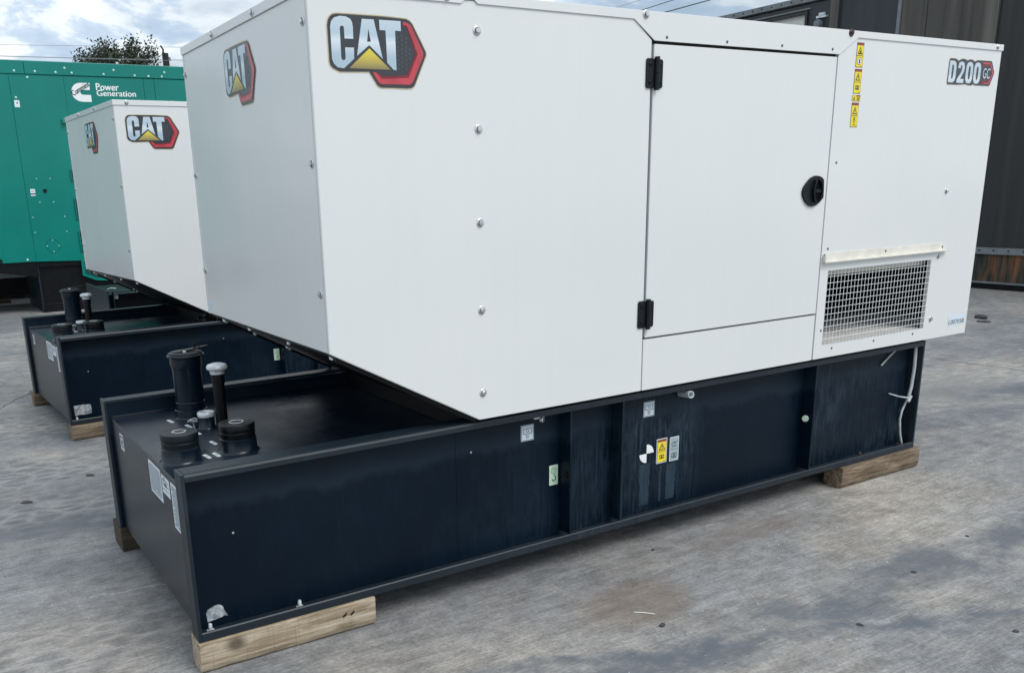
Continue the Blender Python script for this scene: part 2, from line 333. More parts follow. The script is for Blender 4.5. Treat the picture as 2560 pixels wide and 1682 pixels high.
    def crackline(a, bb, c, w, u0, u1, ua, ub):
        d = math_(t, 'ADD', math_(t, 'ADD', math_(t, 'MULTIPLY', X, a), math_(t, 'MULTIPLY', Y, bb)), c)
        d = math_(t, 'ABSOLUTE', math_(t, 'ADD', d, wobs))
        f = math_(t, 'SUBTRACT', 1.0, math_(t, 'DIVIDE', d, w), True)
        u = math_(t, 'ADD', math_(t, 'MULTIPLY', X, ua), math_(t, 'MULTIPLY', Y, ub))
        g_ = math_(t, 'MULTIPLY', math_(t, 'GREATER_THAN', u, u0), math_(t, 'LESS_THAN', u, u1))
        return math_(t, 'MULTIPLY', f, g_)
    crack = math_(t, 'MAXIMUM', crackline(1.0, 0.0, -6.21, 0.010, -9, 1.7, 0, 1), crackline(0.876, -0.483, 2.9, 0.008, -9, 5.3, 0, 1))
    crack = math_(t, 'MAXIMUM', crack, crackline(0.15, 0.99, 1.42, 0.006, 1.1, 9, 1, 0))
    col = mixc(t, math_(t, 'MULTIPLY', crack, 0.8), col, (0.05, 0.052, 0.058))
    pale = math_(t, 'MULTIPLY', crackline(0.05, 1.0, -0.79, 0.010, -0.72, -0.42, 1, 0), 0.6)
    col = mixc(t, pale, col, (0.5, 0.5, 0.5))
    hs = N(t, 'ShaderNodeHueSaturation', Saturation=1.15, Value=1.0); t.links.new(col, hs.inputs['Color'])
    t.links.new(hs.outputs[0], b.inputs['Base Color'])
    t.links.new(C(big, [(0.3, 0.62), (0.7, 0.85)]), b.inputs['Roughness'])
    b1 = N(t, 'ShaderNodeBump', Strength=0.5, Distance=0.003); t.links.new(gr, b1.inputs['Height'])
    b2 = N(t, 'ShaderNodeBump', Strength=0.35, Distance=0.006); t.links.new(s2, b2.inputs['Height']); t.links.new(b1.outputs[0], b2.inputs['Normal'])
    b3 = N(t, 'ShaderNodeBump', Strength=1.0, Distance=0.006); t.links.new(math_(t, 'SUBTRACT', 1.0, crack), b3.inputs['Height']); t.links.new(b2.outputs[0], b3.inputs['Normal'])
    t.links.new(b3.outputs[0], b.inputs['Normal'])
ground_mat()

# ------------------------------------------------------------------ mesh helpers
class MB:
    def __init__(s): s.v = []; s.f = []; s.m = []; s.sm = []; s.mats = []
    def mi(s, name):
        if name not in s.mats: s.mats.append(name)
        return s.mats.index(name)
    def add(s, vs, fs, mat_, smooth=False):
        b = len(s.v); s.v += [tuple(p) for p in vs]; k = s.mi(mat_)
        for f in fs: s.f.append(tuple(b+i for i in f)); s.m.append(k); s.sm.append(smooth)
        return s
    def box(s, x0, x1, y0, y1, z0, z1, mat_):
        vs = [(x, y, z) for z in (z0, z1) for y in (y0, y1) for x in (x0, x1)]
        return s.add(vs, [(0, 2, 3, 1), (4, 5, 7, 6), (0, 1, 5, 4), (2, 6, 7, 3), (0, 4, 6, 2), (1, 3, 7, 5)], mat_)
    def flat(s, loops, F, off, mat_):
        """planar fill; loops of 2D points (first outer, then holes), F maps (a,b,off) to 3D"""
        tri = tessellate_polygon([[Vector((a, b, 0)) for a, b in L] for L in loops])
        pts = [p for L in loops for p in L]
        ref = (Vector(F(0, 0, 1)) - Vector(F(0, 0, 0)))
        vs = [F(a, b, off) for a, b in pts]; fs = []
        for tr in tri:
            n = (Vector(vs[tr[1]])-Vector(vs[tr[0]])).cross(Vector(vs[tr[2]])-Vector(vs[tr[0]]))
            fs.append(tuple(tr) if n.dot(ref) >= 0 else tuple(reversed(tr)))
        return s.add(vs, fs, mat_)
    def slab(s, loops, F, o0, o1, mat_):
        """extruded planar shape between offsets o0 (back) and o1 (front)"""
        s.flat(loops, F, o1, mat_)
        G = lambda a, b, o: F(a, b, -o)
        n0 = len(s.f); s.flat(loops, F, o0, mat_)
        for i in range(n0, len(s.f)): s.f[i] = tuple(reversed(s.f[i]))
        for L in loops:
            n = len(L); vs = [F(a, b, o0) for a, b in L] + [F(a, b, o1) for a, b in L]
            s.add(vs, [(i, (i+1) % n, n+(i+1) % n, n+i) for i in range(n)], mat_)
        return s
    def tube(s, pts, r, mat_, n=8, cap=True):
        pts = [Vector(p) for p in pts]; rs = r if hasattr(r, '__len__') else [r]*len(pts); vs = []; fs = []
        u = None
        for i, p in enumerate(pts):
            d = (pts[min(i+1, len(pts)-1)] - pts[max(i-1, 0)]).normalized()
            a = d.orthogonal().normalized() if u is None else (u - d*u.dot(d)).normalized()
            u = a; b = d.cross(a)
            vs += [p + (a*math.cos(2*math.pi*k/n) + b*math.sin(2*math.pi*k/n))*rs[i] for k in range(n)]
        for i in range(len(pts)-1):
            fs += [(i*n+k, i*n+(k+1) % n, (i+1)*n+(k+1) % n, (i+1)*n+k) for k in range(n)]
        if cap: fs += [tuple(range(n))[::-1], tuple((len(pts)-1)*n+k for k in range(n))]
        return s.add(vs, fs, mat_, True)
    def lathe(s, c, prof, mat_, n=28, ax=(0, 0, 1)):
        """profile of (radius, height) about axis ax through c"""
        ax = Vector(ax).normalized(); a = ax.orthogonal().normalized(); b = ax.cross(a); c = Vector(c); vs = []; fs = []
        for r, h in prof: vs += [c + ax*h + (a*math.cos(2*math.pi*k/n) + b*math.sin(2*math.pi*k/n))*max(r, 1e-5) for k in range(n)]
        for i in range(len(prof)-1): fs += [(i*n+k, i*n+(k+1) % n, (i+1)*n+(k+1) % n, (i+1)*n+k) for k in range(n)]
        return s.add(vs, fs, mat_, True)
    def build(s, name, parent=None, bevel=0.0, seg=2, sharp=35):
        me = bpy.data.meshes.new(name); me.from_pydata(s.v, [], s.f)
        for k in s.mats: me.materials.append(MAT[k])
        for p, m_, sm in zip(me.polygons, s.m, s.sm): p.material_index = m_; p.use_smooth = sm
        bm = bmesh.new(); bm.from_mesh(me); bmesh.ops.remove_doubles(bm, verts=bm.verts, dist=1e-6)
        bm.to_mesh(me); bm.free()
        if any(s.sm): me.set_sharp_from_angle(angle=math.radians(sharp))
        o = bpy.data.objects.new(name, me); COL.objects.link(o)
        if parent is not None: o.parent = parent
        if bevel:
            bv = o.modifiers.new('bevel', 'BEVEL'); bv.width = bevel; bv.segments = seg; bv.limit_method = 'ANGLE'; bv.angle_limit = math.radians(50)
            bv.harden_normals = False
        return o
def tag(o, label=None, cat=None, group=None, kind=None):
    if label: o['label'] = label
    if cat: o['category'] = cat
    if group: o['group'] = group
    if kind: o['kind'] = kind
    return o
def empty(name, loc=(0, 0, 0), rz=0.0):
    o = bpy.data.objects.new(name, None); COL.objects.link(o); o.location = loc; o.rotation_euler = (0, 0, rz); o.empty_display_size = 0.2; return o
def inset(P, d):
    n = len(P); A = sum(P[i][0]*P[(i+1) % n][1]-P[(i+1) % n][0]*P[i][1] for i in range(n)); sg = 1 if A > 0 else -1; out = []
    for i in range(n):
        a, b, c = Vector(P[i-1]), Vector(P[i]), Vector(P[(i+1) % n])
        e1 = (b-a).normalized(); e2 = (c-b).normalized()
        n1 = Vector((-e1.y, e1.x))*sg; n2 = Vector((-e2.y, e2.x))*sg
        m = n1+n2; m = m.normalized() if m.length > 1e-6 else n1
        k = d/max(0.45, m.dot(n1)); q = b+m*k; out.append((q.x, q.y))
    return out
def rect(a0, a1, b0, b1): return [(a0, b0), (a1, b0), (a1, b1), (a0, b1)]
def rrect(a0, a1, b0, b1, r, n=4):
    out = []
    for cx, cy, s in ((a1-r, b0+r, -90), (a1-r, b1-r, 0), (a0+r, b1-r, 90), (a0+r, b0+r, 180)):
        for k in range(n+1):
            t = math.radians(s+90*k/n); out.append((cx+r*math.cos(t), cy+r*math.sin(t)))
    return out
def circ(cx, cy, r, n=20, ry=None): return [(cx+r*math.cos(2*math.pi*k/n), cy+(ry or r)*math.sin(2*math.pi*k/n)) for k in range(n)]
def ring(cx, cy, r, w, n=20): return [circ(cx, cy, r, n), circ(cx, cy, r-w, n)]
NEAR = lambda a, b, o: (a, -o, b)                 # on the long side facing -Y
WEB = lambda a, b, o: (a, 0.09-o, b)              # on the recessed web of the tank side
ENDF = lambda a, b, o: (0.002-o, a, b)            # on the short end facing -X (a = y)
FRONT = lambda a, b, o: (-0.487-o, a, b)          # tank front plate
TOP = lambda a, b, o: (a, b, 0.604+o)             # tank top plate
FONT_CACHE = {}
def text_mesh(mb, body, F, off, mat_, x0, y0, width, height, slant=0.0, bold=0.0, angle=0.0, flip=False):
    if bold > 0:
        k_ = bold; bold = 0.0
        text_mesh(mb, body, F, off+0.0006, mat_, x0+height*k_, y0+height*k_*0.4, width, height, slant, 0.0, angle, flip)
        text_mesh(mb, body, F, off+0.0003, mat_, x0-height*k_*0.6, y0-height*k_*0.5, width, height, slant, 0.0, angle, flip)
    key = (body, bold)
    if key not in FONT_CACHE:
        cu = bpy.data.curves.new('t', 'FONT'); cu.body = body; cu.offset = bold; cu.resolution_u = 3
        ob = bpy.data.objects.new('t', cu); COL.objects.link(ob)
        dg = bpy.context.evaluated_depsgraph_get(); me = bpy.data.meshes.new_from_object(ob.evaluated_get(dg))
        FONT_CACHE[key] = ([tuple(v.co) for v in me.vertices], [tuple(p.vertices) for p in me.polygons])
        bpy.data.objects.remove(ob); bpy.data.curves.remove(cu); bpy.data.meshes.remove(me)
    vs, fs = FONT_CACHE[key]
    xs = [v[0] for v in vs]; ys = [v[1] for v in vs]
    sx = width/(max(xs)-min(xs)); sy = height/(max(ys)-min(ys)); out = []
    for v in vs:
        a = (v[0]-min(xs))*sx; b = (v[1]-min(ys))*sy; a += slant*b
        ca, sa = math.cos(angle), math.sin(angle); a, b = a*ca-b*sa, a*sa+b*ca
        if flip: a = -a
        out.append(F(x0+a, y0+b, off))
    return mb.add(out, fs, mat_)

# ------------------------------------------------------------------ ground
g = MB()
xs = [-400, -60, -12, -4, -1, 0, 1, 2, 4, 8, 14, 30, 80, 400]; ys = [-60, -12, -5, -2, 0, 2, 4, 8, 14, 30, 80, 400]
vs = [(x, y, 0) for y in ys for x in xs]; nx = len(xs)
g.add(vs, [(j*nx+i, j*nx+i+1, (j+1)*nx+i+1, (j+1)*nx+i) for j in range(len(ys)-1) for i in range(nx-1)], 'concrete')
tag(g.build('ground'), 'grey weathered concrete yard with tyre marks and stains', None, None, 'structure')

# ------------------------------------------------------------------ one generator set on its tank base
def bolt_mesh():
    m = MB()
    m.lathe((0, 0, 0), [(0.0165, 0), (0.0165, 0.0018), (0.0145, 0.0035), (0.012, 0.0038)], 'zinc', 20)
    m.lathe((0, 0, 0.003), [(0.0098, 0), (0.0098, 0.0066), (0.0084, 0.0078), (0, 0.0078)], 'zinc', 6)
    return m
def screw_mesh():
    m = MB(); m.lathe((0, 0, 0), [(0.0058, 0), (0.0056, 0.0012), (0.0035, 0.0026), (0, 0.003)], 'screw_dark', 10); return m
_bolt = bolt_mesh().build('bolt'); BOLT = _bolt.data; bpy.data.objects.remove(_bolt)
_scr = screw_mesh().build('screw'); SCREW = _scr.data; bpy.data.objects.remove(_scr)
def put(me, name, loc, nrm, parent, s=1.0, mat_=None, spin=0.0):
    if mat_:
        me = me.copy(); me.materials.clear(); me.materials.append(MAT[mat_])
        for p in me.polygons: p.material_index = 0
    o = bpy.data.objects.new(name, me); COL.objects.link(o); o.parent = parent
    q = Vector(nrm).to_track_quat('Z', 'Y'); o.rotation_euler = (q.to_matrix() @ Matrix.Rotation(spin, 3, 'Z')).to_euler()
    o.location = loc; o.scale = (s, s, s); return o

OUT = [(0.0925, 2.0003), (0.1675, 2.0011), (0.2426, 2.0015), (0.3255, 1.9992), (0.339, 1.9934), (0.3485, 1.9844), (0.3924, 1.9085), (0.3942, 1.901), (0.3938, 1.8939), (0.3507, 1.8069), (0.3450, 1.8000), (0.3361, 1.7950), (0.3219, 1.7937), (0.2274, 1.7936), (0.2142, 1.7997), (0.1886, 1.8374), (0.0922, 1.8345), (0.0691, 1.8441), (0.0600, 1.8530), (0.0572, 1.8639), (0.0566, 1.9649), (0.0600, 1.9790), (0.0670, 1.9900), (0.0778, 1.9975)]
LC = [(0.1418, 1.9305), (0.1424, 1.9620), (0.1405, 1.9760), (0.1351, 1.9848), (0.1208, 1.9905), (0.1018, 1.9908), (0.0825, 1.9853), (0.0725, 1.9748), (0.0688, 1.9600), (0.0688, 1.8720), (0.0746, 1.8583), (0.0859, 1.8494), (0.1059, 1.8471), (0.1411, 1.8751), (0.1427, 1.9061), (0.1134, 1.9054), (0.1133, 1.8755), (0.1093, 1.8699), (0.102, 1.8703), (0.0990, 1.8764), (0.0994, 1.9582), (0.1027, 1.9637), (0.1074, 1.9648), (0.1118, 1.9627), (0.1131, 1.9574), (0.1132, 1.9298)]
LA = [(0.1731, 1.9871), (0.2125, 1.9877), (0.2378, 1.8784), (0.1938, 1.9155), (0.1513, 1.8834)]
LAH = [(0.1931, 1.9612), (0.1998, 1.9252), (0.1871, 1.9245)]
LT = [(0.231, 1.988), (0.3041, 1.9885), (0.3043, 1.9604), (0.2841, 1.9605), (0.2839, 1.848), (0.2741, 1.8485), (0.2524, 1.8686), (0.2512, 1.9596), (0.2312, 1.9594)]
TRI = [(0.1936, 1.9065), (0.1226, 1.848), (0.2634, 1.8484)]
REDO = [(0.3117, 1.9869), (0.3249, 1.9854), (0.3384, 1.9798), (0.381, 1.9031), (0.3795, 1.89), (0.3389, 1.8148), (0.3286, 1.8079), (0.2281, 1.8066), (0.2188, 1.8119), (0.2011, 1.8394)]
REDI = [(0.2146, 1.8399), (0.2351, 1.8286), (0.3208, 1.8347), (0.3527, 1.8986), (0.3243, 1.9734), (0.3136, 1.9736)]
REDM = [(0.3110, 1.9770), (0.3250, 1.9775), (0.3600, 1.8975), (0.3250, 1.8275), (0.2310, 1.8215), (0.2120, 1.8396)]
def badge(name, F, parent, k=1.0):
    b = MB(); T = lambda a, bb, o: F(a, bb, o)
    b.slab([OUT], T, 0.0002, 0.0008, 'gold_edge'); b.flat([inset(OUT, 0.0030)], T, 0.0014, 'gold_dark'); b.flat([inset(OUT, 0.0052)], T, 0.0020, 'badge_dark')
    for i in range(4):
        for j in range(8):
            cx, cz = 0.292+i*0.0135, 1.853+j*0.0125+(i % 2)*0.00625
            lim = 0.3180 + max(0, 0.030-abs(cz-1.898)*0.52)
            if cx+0.005 < lim: b.flat([circ(cx, cz, 0.0052, 6)], T, 0.0024, 'badge_hex')
    b.flat([REDO + REDI], T, 0.0026, 'badge_red_dark')
    b.flat([REDO + REDM[::-1]], T, 0.0030, 'badge_red')
    b.flat([LC], T, 0.0026, 'letter_metal'); b.flat([LA, LAH], T, 0.0026, 'letter_metal'); b.flat([LT], T, 0.0026, 'letter_metal')
    b.flat([TRI], T, 0.0030, 'badge_yellow')
    return b.build(name, parent)

def make_generator():
    root = empty('generator_set')
    CP = 'cream_paint'
    # --- enclosure sheets
    m = MB(); m.slab([[(0, 0.992), (0.564, 0.6885), (1.3385, 0.6885), (1.3385, 1.99), (1.2485, 2.058), (1.2485, 2.066), (0, 2.066)]], NEAR, -0.0135, 0.0, CP)
    side = m.build('side_panel', root, 0.0045, 3)
    m = MB(); m.box(0.002, 0.020, 0.0200, 1.349, 0.992, 2.066, CP); endp = m.build('end_panel', root, 0.002)
    m = MB(); m.slab([[(0, 0.992), (0.564, 0.6885), (3.6, 0.6885), (3.6, 2.066), (0, 2.066)]], lambda a, b, o: (a, 1.35-o, b), -0.001, 0.016, CP); m.build('back_panel', root, 0.002)
    m = MB(); m.box(3.580, 3.6, 0.0175, 1.332, 0.6885, 2.066, CP); m.build('rear_panel', root, 0.002)
    # access door
    m = MB(); m.slab([rect(1.3500, 2.3805, 0.9010, 1.9770)], NEAR, -0.018, 0.0, CP); door = m.build('access_door', root, 0.0025)
    m = MB(); m.slab([rect(1.3425, 2.3785, 0.6885, 0.8945)], NEAR, -0.018, 0.0, CP); m.build('sill_panel', root, 0.002)
    m = MB(); m.slab([[(2.3865, 0.6885), (3.6, 0.6885), (3.6, 2.063), (2.512, 2.063), (2.3865, 1.99)], rect(2.4425, 3.2240, 0.7480, 1.0893)], NEAR, -0.016, 0.0, CP)
    rp = m.build('intake_panel', root, 0.0015)
    # roof with its turned-down skirt
    low = [(-0.004, 2.053), (0.4483, 2.0535), (0.5231, 2.0526), (0.5387, 2.0654), (0.5718, 2.0678), (0.5858, 2.0556), (1.2465, 2.0528), (1.3471, 1.9866), (2.389, 1.9862), (2.501, 2.0564), (3.606, 2.0556)]
    m = MB(); m.slab([low + [(3.606, 2.0835), (-0.004, 2.0835)]], NEAR, 0.0008, 0.0048, CP)
    m.box(-0.004, 3.606, 0.0, 1.354, 2.0680, 2.0835, CP)
    m.box(-0.004, -0.0002, 0.0, 1.354, 2.053, 2.0680, CP)
    m.box(3.602, 3.606, 0.0, 1.354, 2.053, 2.0680, CP)
    roof = m.build('roof', root, 0.0012)
    # dark carcass behind the gaps
    m = MB(); m.box(1.30, 2.43, 0.0185, 0.026, 0.702, 2.05, 'seam_dark')
    m.build('inner_frame', root)
    m = MB(); m.box(0.0215, 0.03, 0.0265, 1.3, 1.02, 2.05, 'seam_dark'); m.build('inner_frame', root)
    # underside: sloped scoop and flat floor
    m = MB(); sl = lambda x: 0.992-0.5382*x
    for (x0, x1) in ((0.006, 0.566),):
        vs = [(x0, 0.016, sl(x0)+0.010), (x1, 0.016, sl(x1)+0.010), (x1, 1.334, sl(x1)+0.010), (x0, 1.334, sl(x0)+0.010)]
        vs += [(a, b, c-0.014) for a, b, c in vs]
        m.add(vs, [(0, 1, 2, 3), (7, 6, 5, 4), (0, 4, 5, 1), (1, 5, 6, 2), (2, 6, 7, 3), (3, 7, 4, 0)], 'black_steel')
    m.box(0.566, 3.575, 0.016, 1.334, 0.688, 0.700, 'black_steel')
    # stiffening lips
    for y in (0.020, 1.318):
        vs = []
        for x in (0.03, 0.56): vs += [(x, y, sl(x)-0.002), (x, y+0.012, sl(x)-0.002), (x, y+0.012, sl(x)-0.016), (x, y, sl(x)-0.016)]
        m.add(vs, [(0, 4, 5, 1), (1, 5, 6, 2), (2, 6, 7, 3), (3, 7, 4, 0), (0, 1, 2, 3), (7, 6, 5, 4)], 'black_steel')
    m.build('underside', root)
    m = MB()
    for x in (0.60, 2.2): m.box(x, x+0.08, 0.10, 1.25, 0.606, 0.687, 'black_steel')  # black members added to stop light passing through the gap above the tank
    m.box(0.68, 2.9, 0.40, 0.46, 0.606, 0.687, 'black_steel'); m.box(0.68, 2.9, 0.90, 0.96, 0.606, 0.687, 'black_steel')
    m.build('gap_blocker', root)
    nrm = Vector((-0.5382, 0, -1)).normalized()
    for x, y in ((0.03, 0.052), (0.176, 0.052), (0.302, 0.052), (0.53, 0.052), (0.025, 0.423), (0.025, 0.855), (0.025, 1.19), (0.19, 1.30), (0.35, 1.30), (0.06, 1.29), (0.30, 1.19)):
        put(BOLT, 'bolt', (x, y, sl(x)-0.005), nrm, root, 0.75)
    # intake: mesh, dark housing, white deck, drip rail
    gr = MB(); gr.box(2.40, 3.26, 0.0175, 0.0195, 1.0893, 1.13, 'seam_dark')
    F = [(2.46-0.1, 0.0200), (3.215, 0.0200), (3.53, 0.39), (3.53, 0.56), (2.36, 0.56)]
    gr.slab([F], lambda a, b, o: (a, b, 0.742+o), 0.0, 0.006, 'shelf_white')
    gr.box(2.36, 3.26, 0.050, 0.053, 1.060, 1.14, 'aged_cream')
    for bx in ((2.35, 2.358, 0.02, 1.0, 0.742, 1.14), (3.56, 3.566, 0.02, 1.0, 0.742, 1.14), (2.35, 3.56, 0.95, 0.96, 0.74, 1.14), (2.35, 3.56, 0.055, 0.96, 1.142, 1.15), (2.36, 3.55, 0.561, 0.95, 0.738, 0.741)):
        gr.box(*bx, 'interior_dark')
    # machinery shapes in the dark
    gr.box(2.5, 2.9, 0.60, 0.9, 0.75, 1.02, 'black_steel'); gr.tube([(2.45, 0.62, 0.80), (2.8, 0.58, 0.95), (3.3, 0.62, 1.05)], 0.02, 'interior_dark')
    gp = gr.build('intake_housing', root)
    grille = MB(); grille.slab([rect(2.4405, 3.2260, 0.7460, 1.0913), rect(2.4440, 3.2225, 0.7495, 1.0878)], NEAR, -0.012, -0.0015, CP)
    go = grille.build('grille', root)
    wv = MB(); wv.tube([(0, 0, 0.748), (0, 0, 1.0893)], 0.00115, 'white_print', 6, False); wvo = wv.build('wire', go)
    for i in range(1, 31):
        o = wvo if i == 1 else wvo.copy()
        if i > 1: COL.objects.link(o); o.parent = go
        o.location = (2.4425+i*0.02521, 0.0022, 0)
    wh = MB(); wh.tube([(2.4425, 0, 0), (3.2240, 0, 0)], 0.00115, 'white_print', 6, False); who = wh.build('wire', go)
    for j in range(1, 12):
        o = who if j == 1 else who.copy()
        if j > 1: COL.objects.link(o); o.parent = go
        o.location = (0, -0.0005, 0.748+j*0.02844)
    m = MB(); Pd = [(2.394, 1.1560), (3.301, 1.1560), (3.301, 1.1330), (3.335, 1.1330), (3.335, 1.1265), (2.392, 1.1265), (2.392, 1.150)]
    m.slab([[(2.394, 1.1300), (3.301, 1.1300), (3.301, 1.1660), (2.400, 1.1690), (2.394, 1.1640)]], NEAR, 0.0004, 0.0028, 'aged_cream')
    m.box(2.392, 3.335, -0.018, -0.0032, 1.1290, 1.1320, 'aged_cream'); m.box(2.392, 3.335, -0.020, -0.0182, 1.1255, 1.1320, 'aged_cream'); m.box(2.392, 2.3945, -0.018, -0.0034, 1.1322, 1.158, 'aged_cream')
    m.build('drip_rail', root, 0.0006)
    # bolts
    rnd = random.Random(3)
    for z in (1.9776, 1.6784, 1.3776, 1.0811, 0.7859): put(BOLT, 'bolt', (0.5825, 0.0, z), (0, -1, 0), root, 0.9, None, rnd.random())
    for x, z in ((1.3007, 2.071), (3.5533, 2.0706)): put(BOLT, 'bolt', (x, -0.0048, z), (0, -1, 0), root, 0.72 if x > 3 else 0.9, None, rnd.random())
    put(BOLT, 'bolt', (2.4505, -0.0048, 2.0735), (0, -1, 0), root, 0.95, 'rusty_bolt')
    for x, z in ((3.2791, 1.4139), (3.2784, 1.1029), (3.2764, 0.791)): put(BOLT, 'bolt', (x, 0.0, z), (0, -1, 0), root, 0.85, None, rnd.random())
    for z in (1.978, 1.5778, 1.1798):
        put(BOLT, 'bolt', (0.002, 0.043, z), (-1, 0, 0), root, 0.85, None, rnd.random()); put(BOLT, 'bolt', (0.002, 1.328, z), (-1, 0, 0), root, 0.85, None, rnd.random())
    for y in (0.4544, 0.9104): put(BOLT, 'bolt', (-0.004, y, 2.0695), (-1, 0, 0), root, 0.85, None, rnd.random())
    for x in (0.03, 0.42): put(BOLT, 'bolt', (x+0.05, -0.0048, 2.069), (0, -1, 0), root, 0.8, None, rnd.random())
    for x, z in ((1.4051, 2.001), (1.7169, 2.0013), (2.028, 2.0032), (2.3383, 2.0044)): put(SCREW, 'screw', (x, -0.0048, z), (0, -1, 0), root, 1.0)
    for x, z in ((2.4322, 1.5531), (2.4263, 1.1862), (3.2995, 1.1462), (2.427, 0.8198), (2.5156, 0.7291), (2.8272, 0.7295), (3.1392, 0.7297)):
        put(SCREW, 'screw', (x, -0.003 if abs(z-1.146) < 0.01 else 0.0, z), (0, -1, 0), root, 1.0)
    for x, z in ((2.8453, 1.1526), (2.4027, 1.1591)): put(SCREW, 'screw', (x, -0.003, z), (0, -1, 0), root, 1.0)
    # hinges and latch belong to the door
    for (x0, x1, z0, z1) in ((1.3110, 1.3910, 1.825, 1.927), (1.3068, 1.3868, 0.9425, 1.0485)):
        m = MB(); xc = x0+0.0475
        m.slab([rrect(x0, xc-0.009, z0, z1, 0.008)], NEAR, 0.0002, 0.0055, 'black_plastic'); m.slab([rrect(xc+0.009, x1, z0+0.001, z1-0.002, 0.008)], NEAR, 0.0002, 0.0055, 'black_plastic')
        m.box(xc-0.0092, xc+0.0092, -0.0055, -0.0003, z0+0.002, z1-0.002, 'black_plastic')
        m.tube([(xc, -0.0095, z0-0.006), (xc, -0.0095, (z0+z1)/2-0.0012)], 0.0095, 'black_plastic', 14); m.tube([(xc, -0.0095, (z0+z1)/2+0.0012), (xc, -0.0095, z1+0.006)], 0.0095, 'black_plastic', 14)
        for sx in (x0+0.019, x1-0.015):
            for sz in (z0+0.02, z1-0.022): m.lathe((sx, -0.0055, sz), [(0.0075, 0), (0.0075, 0.002), (0.005, 0.0035), (0.0035, 0.0035), (0.0035, 0.001), (0, 0.001)], 'black_paint', 12, (0, -1, 0))
        m.build('hinge', door, 0.001)
    m = MB()
    hp = [(2.2174, 1.4365), (2.222, 1.418), (2.240, 1.394), (2.262, 1.379), (2.2856, 1.3735), (2.308, 1.377), (2.334, 1.390), (2.3559, 1.408), (2.3545, 1.445), (2.3503, 1.483), (2.336, 1.494), (2.315, 1.500), (2.290, 1.501), (2.262, 1.491), (2.238, 1.471), (2.2225, 1.453)]
    bowl = circ(2.308, 1.437, 0.037, 24, 0.050)
    m.slab([hp, bowl], NEAR, 0.0004, 0.009, 'black_plastic'); m.flat([inset(hp, -0.0)], NEAR, 0.0012, 'interior_dark')
    m.build('latch_plate', door, 0.002)
    m = MB(); pts = [(2.296, 1.393), (2.287, 1.405), (2.282, 1.420), (2.280, 1.437), (2.281, 1.455), (2.285, 1.470), (2.293, 1.484)]
    lft = [(x-0.005, z) for x, z in pts]; rgt = [(x+0.006, z) for x, z in pts][::-1]
    m.slab([lft+rgt], NEAR, 0.0015, 0.019, 'black_plastic'); m.slab([rect(2.288, 2.340, 1.430, 1.444)], NEAR, 0.0014, 0.007, 'black_plastic')
    m.build('latch_grip', door, 0.002)
    # badges
    badge('brand_badge', NEAR, root)
    ky = (0.8157-0.4722)/(0.3942-0.0566)
    badge('brand_badge', lambda a, b, o: (0.002-o, 0.8157-(a-0.0566)*ky, b), root)
    # model badge
    m = MB()
    body = [(3.1775, 1.9975), (3.183, 2.0075), (3.2232, 2.0080), (3.2400, 2.0050), (3.2521, 1.9989), (3.2680, 2.0060), (3.2899, 2.0098), (3.3080, 2.0080), (3.3231, 2.0032), (3.3380, 2.0080), (3.3536, 2.0090), (3.3700, 2.0065), (3.3831, 2.0009), (3.4042, 2.008), (3.5230, 2.0085), (3.5310, 2.0030), (3.5580, 1.9590), (3.5580, 1.9500), (3.5330, 1.8990), (3.5250, 1.8940), (3.4050, 1.8935), (3.3945, 1.8975), (3.3750, 1.8925), (3.3500, 1.8925), (3.3300, 1.8965), (3.2650, 1.8925), (3.1826, 1.8920), (3.1765, 1.8980)]
    m.slab([body], NEAR, 0.0002, 0.0008, 'gold_edge'); m.flat([inset(body, 0.0016)], NEAR, 0.0013, 'badge_dark')
    m.flat([[(3.452, 1.9985), (3.520, 1.9985), (3.549, 1.954), (3.523, 1.9035), (3.452, 1.9035), (3.452, 1.916), (3.512, 1.916), (3.532, 1.953), (3.512, 1.985), (3.452, 1.985)]], NEAR, 0.0018, 'badge_red_dark')
    m.flat([[(3.452, 1.9985), (3.520, 1.9985), (3.549, 1.954), (3.523, 1.9035), (3.470, 1.9035), (3.472, 1.909), (3.517, 1.909), (3.540, 1.9535), (3.516, 1.992), (3.452, 1.992)]], NEAR, 0.0022, 'badge_red')
    zb, zt = 1.9020, 1.9960; Lm = 'letter_metal'
    m.flat([[(3.1840, zb), (3.2220, zb), (3.2360, zb+0.010), (3.2400, zb+0.030), (3.2400, zt-0.030), (3.2360, zt-0.010), (3.2220, zt), (3.1840, zt)], [(3.2050, zb+0.017), (3.2150, zb+0.017), (3.2190, zb+0.026), (3.2190, zt-0.026), (3.2150, zt-0.017), (3.2050, zt-0.017)]], NEAR, 0.0018, Lm)
    m.flat([[(3.2520, zb), (3.3070, zb), (3.3070, zb+0.018), (3.2780, zb+0.018), (3.3040, zb+0.050), (3.3065, zt-0.024), (3.3000, zt-0.006), (3.2790, zt), (3.2590, zt-0.006), (3.2525, zt-0.030), (3.2725, zt-0.030), (3.2750, zt-0.018), (3.2800, zt-0.015), (3.2855, zt-0.019), (3.2860, zt-0.030), (3.2830, zb+0.050), (3.2520, zb+0.014)]], NEAR, 0.0018, Lm)
    for x0 in (3.3185, 3.3840):
        o_ = []; i_ = []
        for k in range(24):
            a = 2*math.pi*k/24; e = 0.75
            ca, sa = math.cos(a), math.sin(a); fx = abs(ca)**e*(1 if ca > 0 else -1); fz = abs(sa)**0.55*(1 if sa > 0 else -1)
            o_.append((x0+0.029+0.0285*fx, (zb+zt)/2+(zt-zb)/2*fz)); i_.append((x0+0.029+0.0085*fx, (zb+zt)/2+((zt-zb)/2-0.017)*fz))
        m.flat([o_, i_], NEAR, 0.0018, Lm)
